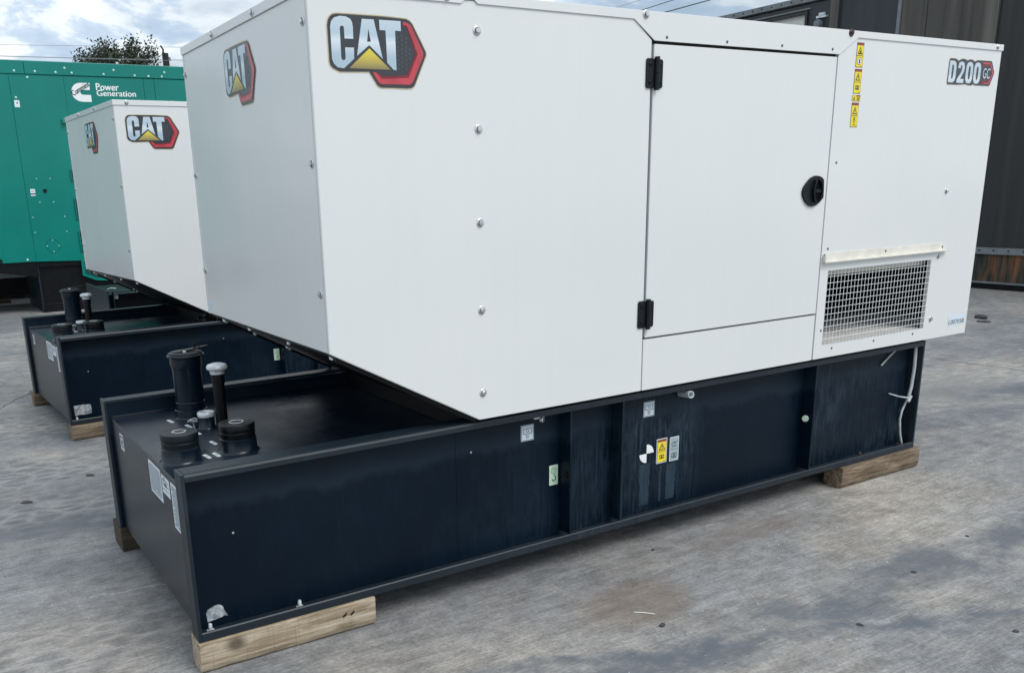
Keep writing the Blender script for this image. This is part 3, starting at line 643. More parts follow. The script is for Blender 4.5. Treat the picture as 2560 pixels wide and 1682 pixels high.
    text_mesh(m, 'GC', NEAR, 0.0026, Lm, 3.4590, 1.9275, 0.0600, 0.0460, 0, 0.02)
    m.build('model_badge', root)
    # yellow warning stickers, top to bottom
    def tri_(mm, F, cx, cz, w_, h_, off, bar=True):
        T_ = [(cx-w_/2, cz), (cx+w_/2, cz), (cx, cz+h_)]
        mm.flat([T_], F, off, 'print_black'); mm.flat([inset(T_, w_*0.10)], F, off+0.0006, 'sticker_yellow')
        if bar: mm.slab([[(cx-w_*0.04, cz+h_*0.28), (cx+w_*0.04, cz+h_*0.28), (cx+w_*0.055, cz+h_*0.62), (cx-w_*0.055, cz+h_*0.62)]], F, off+0.0008, off+0.0012, 'print_black'); mm.flat([circ(cx, cz+h_*0.19, w_*0.045, 8)], F, off+0.0012, 'print_black')
    def book(mm, F, cx, cz, w_, h_, off, col='print_black'):
        mm.flat([rect(cx-w_/2, cx-w_*0.04, cz, cz+h_), rect(cx-w_*0.38, cx-w_*0.14, cz+h_*0.25, cz+h_*0.82)], F, off, col)
        mm.flat([rect(cx+w_*0.04, cx+w_/2, cz, cz+h_), rect(cx+w_*0.14, cx+w_*0.38, cz+h_*0.25, cz+h_*0.82)], F, off, col)
        mm.flat([rect(cx-w_*0.04, cx+w_*0.04, cz-h_*0.05, cz+h_*0.9)], F, off+0.0003, col)
    def warn(F, x0, x1, z0, z1, parent, kind, name='warning_sticker', hdr=0.11):
        mm = MB(); mm.slab([rect(x0, x1, z0, z1)], F, 0.0002, 0.0006, 'print_black')
        w_ = x1-x0; h_ = z1-z0; e = 0.0020
        mm.flat([rect(x0+e, x1-e, z0+e, z1-e)], F, 0.0011, 'sticker_yellow'); mm.flat([rect(x0+e, x1-e, z1-h_*hdr, z1-e)], F, 0.0015, 'print_redbrown')
        zm = z0+h_*0.47; mm.flat([rect(x0+e, x1-e, zm-0.0010, zm+0.0010)], F, 0.0015, 'print_black')
        tri_(mm, F, (x0+x1)/2, zm+h_*0.06, w_*0.70, h_*0.31, 0.0015, kind != 0)
        if kind == 0:
            mm.flat([circ((x0+x1)/2, zm+h_*0.16, w_*0.10, 8)], F, 0.0026, 'print_black'); mm.flat([rect(x0+w_*0.3, x1-w_*0.3, zm+h_*0.085, zm+h_*0.11)], F, 0.0026, 'print_black')
            cz = z0+h_*0.25; mm.flat(ring((x0+x1)/2, cz, w_*0.32, w_*0.05), F, 0.0015, 'print_redbrown'); mm.flat([circ((x0+x1)/2, cz, w_*0.27, 16)], F, 0.0015, 'white_print')
            mm.flat([rrect((x0+x1)/2-w_*0.09, (x0+x1)/2+w_*0.09, cz-w_*0.2, cz+w_*0.17, w_*0.06)], F, 0.0019, 'print_black')
        elif kind == 1: book(mm, F, (x0+x1)/2, z0+h_*0.16, w_*0.5, h_*0.17, 0.0015)
        else:
            cz = z0+h_*0.26; mm.flat(ring((x0+x1)/2, cz, w_*0.17, w_*0.06, 14), F, 0.0015, 'print_black'); mm.flat(ring((x0+x1)/2, cz+w_*0.24, w_*0.11, w_*0.05, 14), F, 0.0015, 'print_black')
            mm.flat([rect(x0+w_*0.32, x1-w_*0.32, z0+h_*0.09, z0+h_*0.12)], F, 0.0015, 'print_black')
        mm.flat([rect(x1-w_*0.35, x1-w_*0.08, z0+e*1.8, z0+e*1.8+h_*0.012)], F, 0.0015, 'print_black')
        return mm.build(name, parent)
    warn(NEAR, 2.5022, 2.5498, 1.9416, 2.0395, root, 0); warn(NEAR, 2.5022, 2.5508, 1.8364, 1.9350, root, 1); warn(NEAR, 2.5022, 2.5498, 1.6995, 1.7995, root, 2)
    m = MB(); m.slab([rect(2.4987, 2.5548, 1.8050, 1.8303)], NEAR, 0.0002, 0.0006, 'print_black'); m.flat([rect(2.5002, 2.5535, 1.8062, 1.8291)], NEAR, 0.0010, 'sticker_yellow')
    tri_(m, NEAR, 2.513, 1.8095, 0.019, 0.016, 0.0014); m.flat([rect(2.527, 2.5532, 1.8240, 1.8289)], NEAR, 0.0014, 'print_redbrown'); book(m, NEAR, 2.540, 1.8095, 0.019, 0.011, 0.0014); m.build('warning_sticker', root)
    m = MB(); m.slab([[(3.4346, 0.7376), (3.5809, 0.7372), (3.5769, 0.7905), (3.4300, 0.7945)]], NEAR, 0.0002, 0.0006, 'sticker_bluewhite')
    text_mesh(m, 'L007058', NEAR, 0.0012, 'print_black', 3.4390, 0.7445, 0.1350, 0.0230, 0.06, 0.0); m.build('serial_label', root)
    m = MB(); m.slab([[(1.295, 1.004), (1.345, 1.004), (1.345, 1.048), (1.295, 1.048)]], ENDF, 0.0002, 0.0007, 'sticker_bluewhite'); m.build('end_label', root)

    # --- tank base
    NV = 'navy_paint'
    m = MB(); m.box(-0.487, 3.275, 0.0995, 1.2505, 0.112, 0.6035, NV)
    tank = m.build('fuel_tank', root, 0.003)
    tank.data.materials.append(MAT['tank_top_paint']); tank.data.materials.append(MAT['navy_clean'])
    for p in tank.data.polygons:
        if p.normal.z > 0.9: p.material_index = 1
        if p.normal.x < -0.9: p.material_index = 2
    m = MB(); m.tube([(-0.484, 0.1, 0.6035), (-0.484, 1.25, 0.6035)], 0.0035, 'navy_clean', 8); m.tube([(-0.48, 1.2475, 0.606), (1.4, 1.2475, 0.606)], 0.004, 'navy_clean', 8); m.build('weld_bead', root)
    for s in (0, 1):
        Y = (lambda y: y) if s == 0 else (lambda y: 1.35-y)
        def bx(mm, x0, x1, y0, y1, z0, z1, mt): mm.box(x0, x1, min(Y(y0), Y(y1)), max(Y(y0), Y(y1)), z0, z1, mt)
        m = MB(); bx(m, -0.4945, 3.2830, 0.0900, 0.0995, 0.1200, 0.6600, NV)
        m.build('side_web', root, 0.001)
        if s == 0:
            m = MB(); m.tube([(0.515, 0.0905, 0.14), (0.515, 0.0905, 0.66)], 0.0022, NV, 6); m.build('weld_bead', root)
        m = MB()
        prof = [(0.0200, 0.6510), (0.0255, 0.6495), (0.0270, 0.6640), (0.0990, 0.6655), (0.0990, 0.6765), (0.0310, 0.6765), (0.0235, 0.6735), (0.0200, 0.6670)]
        m.slab([[(Y(a), b) for a, b in prof]], lambda a, b, o: (o, a, b), -0.4947, 3.2832, 'navy_flange'); m.build('top_flange', root)
        m = MB(); prof = [(0.0200, 0.1100), (0.0200, 0.1360), (0.0230, 0.1400), (0.0285, 0.1400), (0.0315, 0.1200), (0.0895, 0.1195), (0.0895, 0.1100)]
        m.slab([[(Y(a), b) for a, b in prof]], lambda a, b, o: (o, a, b), -0.4947, 3.2832, 'navy_flange'); m.build('bottom_flange', root)
        for xe in ((-0.507, -0.495), (3.2835, 3.2955)):
            m = MB(); bx(m, xe[0], xe[1], 0.0200, 0.0995, 0.1080, 0.6765, 'navy_flange'); m.build('end_plate', root, 0.002)
        for xr in ((0.9975, 1.0080), (1.2635, 1.2735), (2.4520, 2.4635)):
            m = MB(); bx(m, xr[0], xr[1], 0.0215, 0.0898, 0.1405, 0.6490, NV); m.build('rib', root, 0.0012)
    for x, y in ((-0.4571, 0.060), (-0.1463, 0.058), (3.2300, 0.055), (2.8875, 0.052)):
        m = MB(); m.lathe((x, y, 0.1200), [(0.013, 0), (0.013, 0.006), (0.007, 0.007), (0.0065, 0.026), (0.005, 0.028), (0, 0.028)], 'galvanised' if x < 2 else 'rusty_bolt', 10); m.build('stud', root)
    # fillers and vents standing on the tank top
    zt_ = 0.6035
    cx, cy = -0.1908, 1.0720
    m = MB(); m.lathe((cx, cy, zt_), [(0.071, 0), (0.0675, 0.004), (0.0665, 0.032), (0.063, 0.034)], 'navy_clean', 36); m.build('vent_collar', root)
    m = MB(); m.lathe((cx, cy, zt_), [(0.058, 0.0), (0.0585, 0.058), (0.060, 0.060), (0.060, 0.064), (0.058, 0.066), (0.0595, 0.205), (0.061, 0.208), (0.065, 0.225), (0.0655, 0.250), (0.070, 0.254), (0.0755, 0.256), (0.0755, 0.262), (0.070, 0.266)], 'navy_clean', 36); em = m.build('emergency_vent', root)
    m = MB(); m.lathe((cx, cy, zt_+0.266), [(0.0695, -0.003), (0.069, 0.004), (0.060, 0.008), (0.05, 0.008), (0, 0.009)], 'black_plastic', 36); m.build('lid', em)
    m = MB(); m.slab([[(cx-0.05, cy-0.022), (cx+0.055, cy-0.018), (cx+0.095, cy-0.006), (cx+0.095, cy+0.006), (cx+0.055, cy+0.015), (cx-0.05, cy+0.018)]], lambda a, b, o: (a, b, zt_+0.275+o+(a-cx)*0.10), 0, 0.006, 'black_plastic')
    m.tube([(cx+0.050+0.016*math.cos(k*math.pi/5), cy, zt_+0.298+0.014*math.sin(k*math.pi/5)) for k in range(11)], 0.0028, 'black_plastic', 6); m.box(cx-0.014, cx-0.002, cy-0.026, cy-0.018, zt_+0.2720, zt_+0.2800, 'sticker_white'); m.build('latch', em)
    vx, vy = -0.1430, 0.7950
    m = MB(); m.lathe((vx, vy, zt_), [(0.030, 0), (0.030, 0.012), (0.0235, 0.014), (0.0235, 0.180), (0.026, 0.181), (0.026, 0.222), (0.022, 0.223)], 'black_paint', 24); vp = m.build('vent_pipe', root)
    m = MB(); m.lathe((vx, vy, zt_+0.217), [(0.025, 0), (0.028, 0.002), (0.0290, 0.011), (0.0290, 0.015), (0.037, 0.018), (0.0405, 0.023), (0.0405, 0.031), (0.036, 0.038), (0.024, 0.042), (0.010, 0.0435), (0, 0.0435)], 'galvanised', 26); m.build('mushroom_cap', vp)
    sx, sy = -0.1950, 0.8300
    m = MB(); m.lathe((sx, sy, zt_), [(0.036, 0), (0.034, 0.004), (0.0315, 0.008), (0.0315, 0.048), (0.029, 0.050)], 'navy_clean', 28); sf = m.build('gauge_port', root)
    m = MB(); m.lathe((sx, sy, zt_+0.048), [(0.0335, 0), (0.0345, 0.004), (0.0345, 0.014), (0.032, 0.018), (0.020, 0.0185), (0.0175, 0.012), (0, 0.012)], 'galvanised', 28); m.box(sx-0.016, sx+0.016, sy-0.004, sy+0.004, zt_+0.060, zt_+0.0672, 'galvanised'); m.build('cap', sf)
    m = MB(); m.tube([(sx-0.053+0.019*math.cos(k*math.pi/6), sy+0.012+0.019*math.sin(k*math.pi/6), zt_+0.035+0.004*math.sin(k)) for k in range(13)], 0.0035, 'clear_plastic', 6); m.tube([(sx-0.053+0.011*math.cos(k*math.pi/6), sy+0.012+0.011*math.sin(k*math.pi/6), zt_+0.032) for k in range(13)], 0.003, 'clear_plastic', 6); m.tube([(sx-0.053, sy+0.004, zt_+0.03), (sx-0.05, sy, zt_)], 0.003, 'clear_plastic', 6); m.build('seal_tag', sf)
    for cx, cy, em_ in ((-0.4000, 0.4330, 0), (-0.1920, 0.4430, 1)):
        m = MB(); m.lathe((cx, cy, zt_), [(0.078, 0), (0.072, 0.003), (0.0675, 0.010), (0.0665, 0.050), (0.0635, 0.052)], 'navy_clean', 40); fc = m.build('fill_neck', root)
        dz = 0.0; cm = 'black_paint' if em_ else 'black_plastic'
        m = MB(); m.lathe((cx, cy, zt_+0.050), [(0.0630, 0), (0.0630, 0.012), (0.0645, 0.013), (0.0645, 0.022), (0.0625, 0.024), (0.0625, 0.028), (0.0650, 0.030), (0.0650, 0.050), (0.0635, 0.053), (0.030, 0.0545), (0, 0.0545)], cm, 40)
        m.build('fill_cap', fc)
        m = MB(); n_ = 8 if em_ else 6; L1 = circ(cx, cy, 0.026, 24 if em_ else 6); L2 = circ(cx, cy, 0.0225, 24 if em_ else 6)
        m.slab([L1, L2], lambda a, b, o: (a, b, zt_+0.1045+o), 0, 0.0015, 'galvanised'); m.build('cap_mark', fc)
    for k, (x, y) in enumerate(((-0.2922, 1.0262), (-0.2516, 0.8968), (-0.2517, 0.7704), (-0.2425, 0.5873), (-0.3137, 0.4246), (-0.2795, 0.4258))):
        if k in (4, 5): x += 0.0
        a = 1.665; ca, sa = math.cos(a), math.sin(a); lx, ly = 0.0290, 0.0070
        P_ = [(x+u*lx*ca-v*ly*sa, y+u*lx*sa+v*ly*ca) for u, v in ((-1, -1), (1, -1), (1, 1), (-1, 1))]
        m = MB(); m.slab([P_], TOP, 0.0002, 0.0007, 'sticker_white'); P2 = [(x+u*lx*ca*0.5-v*ly*sa*0.25, y+u*lx*sa*0.5+v*ly*ca*0.25) for u, v in ((-1, -1), (1, -1), (1, 1), (-1, 1))]
        m.flat([P2], TOP, 0.0012, 'print_grey'); m.build('port_tag', root)
    # labels on the tank front (a = y)
    def paper(name, P_, lines=0, logo=False, F=FRONT, colr='sticker_white', seed=1):
        m = MB(); m.slab([P_], F, 0.0002, 0.0007, colr); rr = random.Random(seed)
        ya = max(p[0] for p in P_); yb_ = min(p[0] for p in P_); za = max(p[1] for p in P_)-0.008; zb_ = min(p[1] for p in P_)+0.008
        for i in range(lines):
            z = za-(za-zb_)*(i+0.5)/lines; l0 = ya-0.010; l1 = yb_+0.010
            cuts = sorted(rr.uniform(l1, l0) for _ in range(2))
            for aa, bb in ((l0, cuts[1]+0.003), (cuts[1], cuts[0]+0.003), (cuts[0], l1)):
                if aa-bb > 0.006: m.flat([rect(bb, aa, z-0.0015, z+0.0015)], F, 0.0012, 'print_grey')
        if logo:
            m.flat(ring(ya-(ya-yb_)*0.36, (za+zb_)/2+0.012, 0.016, 0.004), F, 0.0012, 'print_black'); m.flat([rect(ya-(ya-yb_)*0.36-0.03, ya-(ya-yb_)*0.36-0.002, (za+zb_)/2-0.004, (za+zb_)/2+0.008)], F, 0.0014, 'print_grey')
        return m.build(name, root)
    paper('data_label', rect(0.396, 0.572, 0.4725, 0.5920), 15, seed=2)
    paper('listing_label', rect(0.278, 0.383, 0.520, 0.5850), 3, True, seed=3)
    paper('data_label', rect(0.165, 0.258, 0.428, 0.5890), 22, seed=4)
    m = MB(); m.slab([rect(1.020, 1.085, 0.509, 0.5750)], FRONT, 0.0002, 0.0007, 'sticker_white'); m.flat([rect(1.028, 1.077, 0.519, 0.5690), rect(1.034, 1.071, 0.526, 0.560)], FRONT, 0.0012, 'print_grey'); m.flat([rect(1.042, 1.060, 0.532, 0.552)], FRONT, 0.0012, 'print_black'); m.build('port_label', root)
    # stickers on the side web
    def drain(x0, x1, z0, z1):
        m = MB(); m.slab([rect(x0, x1, z0, z1)], WEB, 0.0002, 0.0007, 'sticker_bluewhite'); w_ = x1-x0; h_ = z1-z0; c_ = (x0+x1)/2
        m.flat([rect(x0+0.002, x1-0.002, z0+0.002, z1-0.002), rect(x0+0.004, x1-0.004, z0+0.004, z1-0.004)], WEB, 0.0012, 'print_black')
        pl = [(x0+w_*.18, z1-h_*.22), (x0+w_*.18, z1-h_*.55), (c_-w_*.12, z1-h_*.55), (c_-w_*.12, z1-h_*.62)]
        for s in (1, -1):
            P_ = [(c_+(x-c_)*s, z) for x, z in pl]
            for a, b in zip(P_[:-1], P_[1:]): m.flat([rect(min(a[0], b[0])-0.001, max(a[0], b[0])+0.001, min(a[1], b[1])-0.001, max(a[1], b[1])+0.001)], WEB, 0.0012, 'print_grey')
        m.flat([rect(x0+w_*.18, x1-w_*.18, z1-h_*.22-0.001, z1-h_*.22+0.001)], WEB, 0.0014, 'print_grey')
        m.flat(ring(c_, z1-h_*.38, w_*.11, 0.0018, 12), WEB, 0.0012, 'print_grey')
        A_ = [(c_, z0+h_*.12), (c_+w_*.16, z0+h_*.25), (c_+w_*.06, z0+h_*.25), (c_+w_*.06, z0+h_*.42), (c_-w_*.06, z0+h_*.42), (c_-w_*.06, z0+h_*.25), (c_-w_*.16, z0+h_*.25)]
        m.flat([A_], WEB, 0.0012, 'print_black'); m.flat([inset(A_, 0.0018)], WEB, 0.0015, 'sticker_bluewhite')
        m.build('drain_sticker', root)
    drain(0.8100, 0.8710, 0.5435, 0.6070); drain(1.4400, 1.5012, 0.5435, 0.6085)
    m = MB(); m.slab([rrect(0.9470, 0.9900, 0.3375, 0.4210, 0.003)], WEB, 0.0002, 0.0007, 'sticker_green_tint'); c_ = 0.9685
    m.flat(ring(c_, 0.398, 0.0135, 0.0022), WEB, 0.0012, 'print_green'); A_ = [(c_-0.004, 0.392), (c_-0.004, 0.399), (c_-0.008, 0.399), (c_, 0.407), (c_+0.008, 0.399), (c_+0.004, 0.399), (c_+0.004, 0.392)]
    m.flat([A_], WEB, 0.0012, 'print_green'); m.flat([inset(A_, 0.0014)], WEB, 0.0015, 'sticker_green_tint')
    hk = [(c_+0.002, 0.384), (c_+0.002, 0.378), (c_+0.009, 0.371), (c_+0.009, 0.362), (c_+0.003, 0.356), (c_-0.004, 0.357), (c_-0.009, 0.363)]
    m.tube([WEB(a, b, 0.0014) for a, b in hk], [0.0014, 0.0018, 0.0024, 0.0028, 0.0030, 0.0026, 0.0012], 'print_green', 6); m.build('lifting_sticker', root)
    m = MB(); m.lathe((0.9970, 0.0480, 0.3840), [(0.014, 0), (0.014, 0.003), (0.0115, 0.004), (0.009, 0.004), (0.009, 0.001), (0, 0.001)], 'black_steel', 20, (-1, 0, 0)); m.build('socket', root)
    m = MB(); cxx, czz = 1.4650, 0.3800; R_ = 0.040
    for a0 in (0, 180):
        P_ = [(cxx, czz)]+[(cxx+R_*math.cos(math.radians(a0+90*k/10)), czz+R_*math.sin(math.radians(a0+90*k/10))) for k in range(11)]
        m.slab([P_], WEB, 0.0002, 0.0008, 'white_print')
    m.build('balance_mark', root)
    m = MB(); m.slab([rect(1.5225, 1.5825, 0.3235, 0.4330)], WEB, 0.0002, 0.0005, 'white_print'); m.build('sticker_backing', root)
    def WEB2(a, b, o): return (a, 0.0895-o, b)
    warn(WEB2, 1.5255, 1.5795, 0.3265, 0.4300, root, 1)
    m = MB(); m.slab([rrect(1.5990, 1.6520, 0.3215, 0.4290, 0.002)], WEB, 0.0002, 0.0007, 'white_print'); m.flat([rect(1.6015, 1.6495, 0.324, 0.4265)], WEB, 0.0011, 'sticker_grey'); m.flat([rect(1.6015, 1.6495, 0.3735, 0.3750)], WEB, 0.0014, 'print_grey')
    book(m, WEB, 1.6255, 0.335, 0.030, 0.022, 0.0015, 'print_grey'); m.flat([[(1.608, 0.395), (1.622, 0.402), (1.634, 0.398), (1.644, 0.408), (1.643, 0.412), (1.633, 0.404), (1.622, 0.408), (1.607, 0.399)]], WEB, 0.0015, 'print_grey')
    for z in (0.386, 0.391): m.flat([rect(1.612, 1.640, z-0.0012, z+0.0012)], WEB, 0.0015, 'print_grey')
    m.build('care_sticker', root)
    # drain pipe and bits under the flange
    m = MB(); P0 = Vector((1.648, 0.095, 0.6200)); P1 = Vector((1.6330, 0.0110, 0.6290)); ax = (P1-P0).normalized(); L = (P1-P0).length
    m.lathe(P0, [(0.0155, 0), (0.0155, L-0.001), (0.0145, L), (0.0120, L), (0.0115, L-0.001), (0.0115, L-0.05), (0, L-0.05)], 'pvc_white', 24, ax); m.build('drain_pipe', root)
    m = MB(); m.box(0.842, 0.888, 0.045, 0.0885, 0.6370, 0.6480, 'galvanised'); m.lathe((0.872, 0.050, 0.6320), [(0.009, 0), (0.012, 0.004), (0.012, 0.012), (0.009, 0.015), (0, 0.015)], 'zinc', 14, (0.3, -0.5, 0.0)); m.build('drain_valve', root)
    m = MB(); m.lathe((2.4518, 0.0600, 0.3900), [(0.010, 0), (0.010, 0.004), (0.0155, 0.005), (0.0155, 0.012), (0.013, 0.014), (0, 0.014)], 'sticker_green_tint', 20, (-0.85, -0.5, 0)); m.build('drain_cap', root)
    m = MB()
    cab = [(3.2720, 0.06, 0.6480), (3.2720, 0.055, 0.6400), (3.2700, 0.050, 0.5350), (3.2620, 0.050, 0.4320), (3.2480, 0.050, 0.3850), (3.2260, 0.050, 0.3500), (3.2050, 0.050, 0.3150), (3.1950, 0.050, 0.2700), (3.2100, 0.050, 0.1950), (3.2380, 0.050, 0.1240)]
    m.tube(cab[:5], 0.0085, 'cable_grey', 10); m.tube(cab[4:], 0.0055, 'cable_grey', 8); m.build('cable', root)
    m = MB(); m.tube([(3.250, 0.042, 0.390), (3.228, 0.04, 0.362)], 0.0115, 'cable_grey', 10); m.tube([(3.238, 0.038, 0.380), (3.150, 0.040, 0.400), (3.075, 0.05, 0.425)], [0.005, 0.004, 0.003], 'cable_grey', 6); m.build('cable_tie', root)
    m = MB(); m.tube([(3.135, 0.075, 0.640), (3.085, 0.08, 0.605), (3.035, 0.082, 0.570)], 0.0048, 'cable_grey', 8); m.build('cable', root)
    return root

gen = make_generator()
tag(gen, 'nearest white generator with yellow warning stickers, wire mesh intake and D200 badge on navy tank', 'generator', 'white generator sets on navy tank bases')
def copy_tree(src, parent=None):
    c = src.copy(); COL.objects.link(c); c.parent = parent
    for ch in src.children: copy_tree(ch, c)
    return c
gen2 = copy_tree(gen); gen2.location = (0.115, 3.392, -0.009); gen2.rotation_euler = (0, 0, 0.0564)
gen2['label'] = 'white generator half hidden behind the near one, standing in front of the green enclosure'
def part(name, parent, mb, bevel=0.0): return mb.build(name, parent, bevel)
# torn foil sticker remains differ on the two tanks
m = MB(); m.slab([[(-0.4591, 0.1719), (-0.4530, 0.1840), (-0.4456, 0.1867), (-0.4330, 0.1915), (-0.4171, 0.1940), (-0.4060, 0.1880), (-0.4009, 0.1812), (-0.3980, 0.1680), (-0.3920, 0.1571), (-0.3880, 0.1460), (-0.4000, 0.1500), (-0.4100, 0.1455), (-0.4330, 0.1430), (-0.4567, 0.1400)]], WEB, 0.0002, 0.0009, 'foil_worn')
tag(m.build('torn_sticker', gen), 'half torn silver sticker')
m = MB(); m.slab([[(-0.4600, 0.1500), (-0.4620, 0.2180), (-0.4000, 0.2200), (-0.3550, 0.2150), (-0.3560, 0.1580), (-0.3900, 0.1520), (-0.4300, 0.1560)]], WEB, 0.0002, 0.0009, 'foil_worn')
tag(m.build('torn_sticker', gen2), 'scuffed rectangular silver sticker')

# ------------------------------------------------------------------ timber blocks
def timber(name, x0, x1, y0, y1, z1, mt, label, ch=0.016, rz=0.0, seed=0, grp=True):
    n = 14; rr = random.Random(seed); vs = []; fs = []
    prof = [(y0+ch, 0.0), (y1-ch, 0.0), (y1-ch*0.3, ch*0.35), (y1, ch), (y1, z1-0.004), (y1-0.004, z1), (y0+0.004, z1), (y0, z1-0.004), (y0, ch*1.2), (y0+ch*0.35, ch*0.3)]
    cxm, cym = (x0+x1)/2, (y0+y1)/2
    for i in range(n+1):
        x = x0+(x1-x0)*i/n
        for (y, z) in prof:
            jy = rr.uniform(-1, 1)*0.0009; jz = rr.uniform(-1, 1)*0.0009 if 0.004 < z < z1-0.006 else 0
            vs.append((x-cxm, y-cym+jy, max(0.0, min(z1, z+jz))))
    k = len(prof)
    for i in range(n): fs += [(i*k+j, (i+1)*k+j, (i+1)*k+(j+1) % k, i*k+(j+1) % k) for j in range(k)]
    fs += [tuple(range(k)), tuple(n*k+j for j in range(k))[::-1]]
    mb = MB(); mb.add(vs, fs, mt); mb.add([], [], mt)
    o = mb.build(name, None, 0.0015); bm = bmesh.new(); bm.from_mesh(o.data); bmesh.ops.recalc_face_normals(bm, faces=bm.faces); bm.to_mesh(o.data); bm.free()
    o.location = (cxm, cym, 0.0); o.rotation_euler = (0, 0, rz)
    tag(o, label, 'timber block', 'timber blocks under the tank bases' if grp else None); return o
t1 = timber('timber_block', -0.511, 0.118, 0.010, 0.108, 0.1075, 'pale_lumber', 'pale sawn timber block with dark knot under the near corner of the nearest tank', 0.022, 0.0, 1)
for xx, rzz in ((-0.002, 0.2), (0.027, -0.5)):
    mm = MB(); mm.slab([[(xx-0.007, 0.0645), (xx-0.002, 0.0660), (xx+0.004, 0.0720), (xx+0.008, 0.0760), (xx+0.005, 0.0795), (xx-0.002, 0.0730), (xx-0.008, 0.0690)]], lambda a, b, o: (a+0.1965, -0.0489-o, b), 0.0, 0.003, 'black_steel')
    mm.build('nail', t1)
timber('timber_block', -0.511, -0.34, 1.235, 1.410, 0.1075, 'damp_lumber', 'dark damp timber block under the far front corner of the nearest tank', 0.020, 0.0, 2)
timber('timber_block', 2.690, 3.325, 0.000, 0.105, 0.1075, 'aged_lumber', 'weathered grey brown timber block under the rear end of the nearest tank', 0.020, 0.0, 3)
timber('timber_block', -0.395, 0.20, 3.375, 3.475, 0.0985, 'aged_lumber', 'brown timber block under the near corner of the second generator tank', 0.018, 0.0564, 4)
timber('timber_block', -0.478, -0.20, 4.630, 4.735, 0.0985, 'aged_lumber', 'short brown timber block under the far corner of the second generator tank', 0.020, 0.0564, 5)
timber('timber_block', 3.10, 3.6, 1.24, 1.345, 0.1075, 'aged_lumber', 'timber block mostly hidden under the back right corner of the nearest tank', 0.018, 0.0, 6)

# crumpled black plastic lying on the second tank
rr = random.Random(11); vs = []; fs = []; nx_, ny_ = 26, 16
for j in range(ny_+1):
    for i in range(nx_+1):
        u, v_ = i/nx_, j/ny_; h = math.sin(u*math.pi)*math.sin(v_*math.pi)
        z = 0.597 + h*(0.05+0.08*max(0, math.sin(u*5.2+1.1*v_+3.6))+0.05*rr.random())
        vs.append((0.46+0.42*u+0.02*rr.uniform(-1, 1), 3.55+0.26*v_+0.02*rr.uniform(-1, 1), z))
for j in range(ny_): fs += [(j*(nx_+1)+i, j*(nx_+1)+i+1, (j+1)*(nx_+1)+i+1, (j+1)*(nx_+1)+i) for i in range(nx_)]
m = MB(); m.add(vs, fs, 'tarp_black', False); o = m.build('plastic_sheeting')
sol = o.modifiers.new('t', 'SOLIDIFY'); sol.thickness = 0.002
tag(o, 'crumpled black plastic sheeting lying on the second tank under the enclosure', 'sheeting')

# ------------------------------------------------------------------ low black tank behind the second generator
tb = empty('tank_base', (0.40, 6.06, 0))
m = MB(); m.box(0.012, 2.6, 0.075, 1.10, 0.10, 0.640, 'black_steel'); m.build('tank', tb, 0.003)
m = MB(); m.box(0, 2.6, 0, 0.06, 0.10, 0.125, 'navy_clean'); m.box(0, 2.6, 0, 0.07, 0.664, 0.674, 'navy_flange'); m.build('side_rail', tb, 0.001)
m = MB(); m.box(-0.003, 0.010, 0.0, 1.12, 0.10, 0.676, 'navy_flange'); m.build('end_plate', tb, 0.001)
m = MB(); m.box(0.05, 0.058, 0.01, 0.07, 0.13, 0.66, 'navy_flange'); m.build('rib', tb)
m = MB(); m.slab([rect(0.060, 0.103, 0.597, 0.634)], lambda a, b, o: (a, 0.0-o+0.07, b), 0.0, 0.001, 'sticker_white'); m.build('sticker', tb)
tag(tb, 'low black steel tank base with small white sticker behind the second generator', 'tank base')
# its zip tie tail
m = MB(); m.tube([(0.08, 0.45, 0.655), (0.11, 0.42, 0.668), (0.16, 0.43, 0.66)], 0.005, 'cable_grey', 6); m.build('cable_tie', tb)
for k, (x, y) in enumerate(((0.42, 6.08), (2.4, 6.08), (0.42, 7.06), (2.4, 7.06))): pass
m = MB(); m.box(0.0, 0.3, 0.0, 1.1, 0.0, 0.10, 'damp_lumber'); m.box(2.2, 2.5, 0.0, 1.1, 0.0, 0.10, 'damp_lumber'); m.build('bearer', tb, 0.004)

# ------------------------------------------------------------------ green generator set
GY = 10.9
gg = empty('green_generator_set', (0.38, GY, 0))
def GF(a, b, o): return (a-0.38, -o, b)      # its long side
GP = 'green_paint'
panels = [(-3.2, 0.3717-0.010), (0.3735, 1.0390), (1.0410, 2.0775), (2.0800, 2.2240), (2.2270, 4.2)]
for k, (xa, xb) in enumerate(panels):
    m = MB(); zb = 0.7000 if xa < 0.3 else 0.6900
    if k == 1: m.slab([[(0.3735, 0.6985), (0.9500, 0.6790), (1.0395, 0.6790), (1.0395, 3.0880), (0.3735, 3.0920)]], GF, -0.04, 0, GP)
    elif k == 0: m.slab([rect(xa, 0.3712, 0.7010, 3.0920)], GF, -0.04, 0, GP)
    else: m.slab([rect(xa, xb, 0.6790, 3.0880)], GF, -0.04, 0, GP)
    m.build('side_panel', gg, 0.004)
for xa, xb in ((-3.2, 0.5700), (0.5730, 4.2)):
    m = MB(); m.box(xa-0.38, xb-0.38, -0.012, 1.66, 3.0920, 3.2600, GP); m.build('roof_band', gg, 0.006)
m = MB(); m.box(-3.5, 3.75, 0.042, 0.05, 0.75, 3.08, 'green_dark'); m.box(-3.58, 3.82, 1.60, 1.64, 0.70, 3.09, GP); m.box(-3.60, -3.56, 0.0, 1.64, 0.70, 3.09, GP); m.box(3.80, 3.82, 0.04, 1.64, 0.70, 3.09, GP); m.box(-3.5, 3.75, 0.05, 1.6, 0.72, 0.74, 'black_steel'); m.build('enclosure_shell', gg)
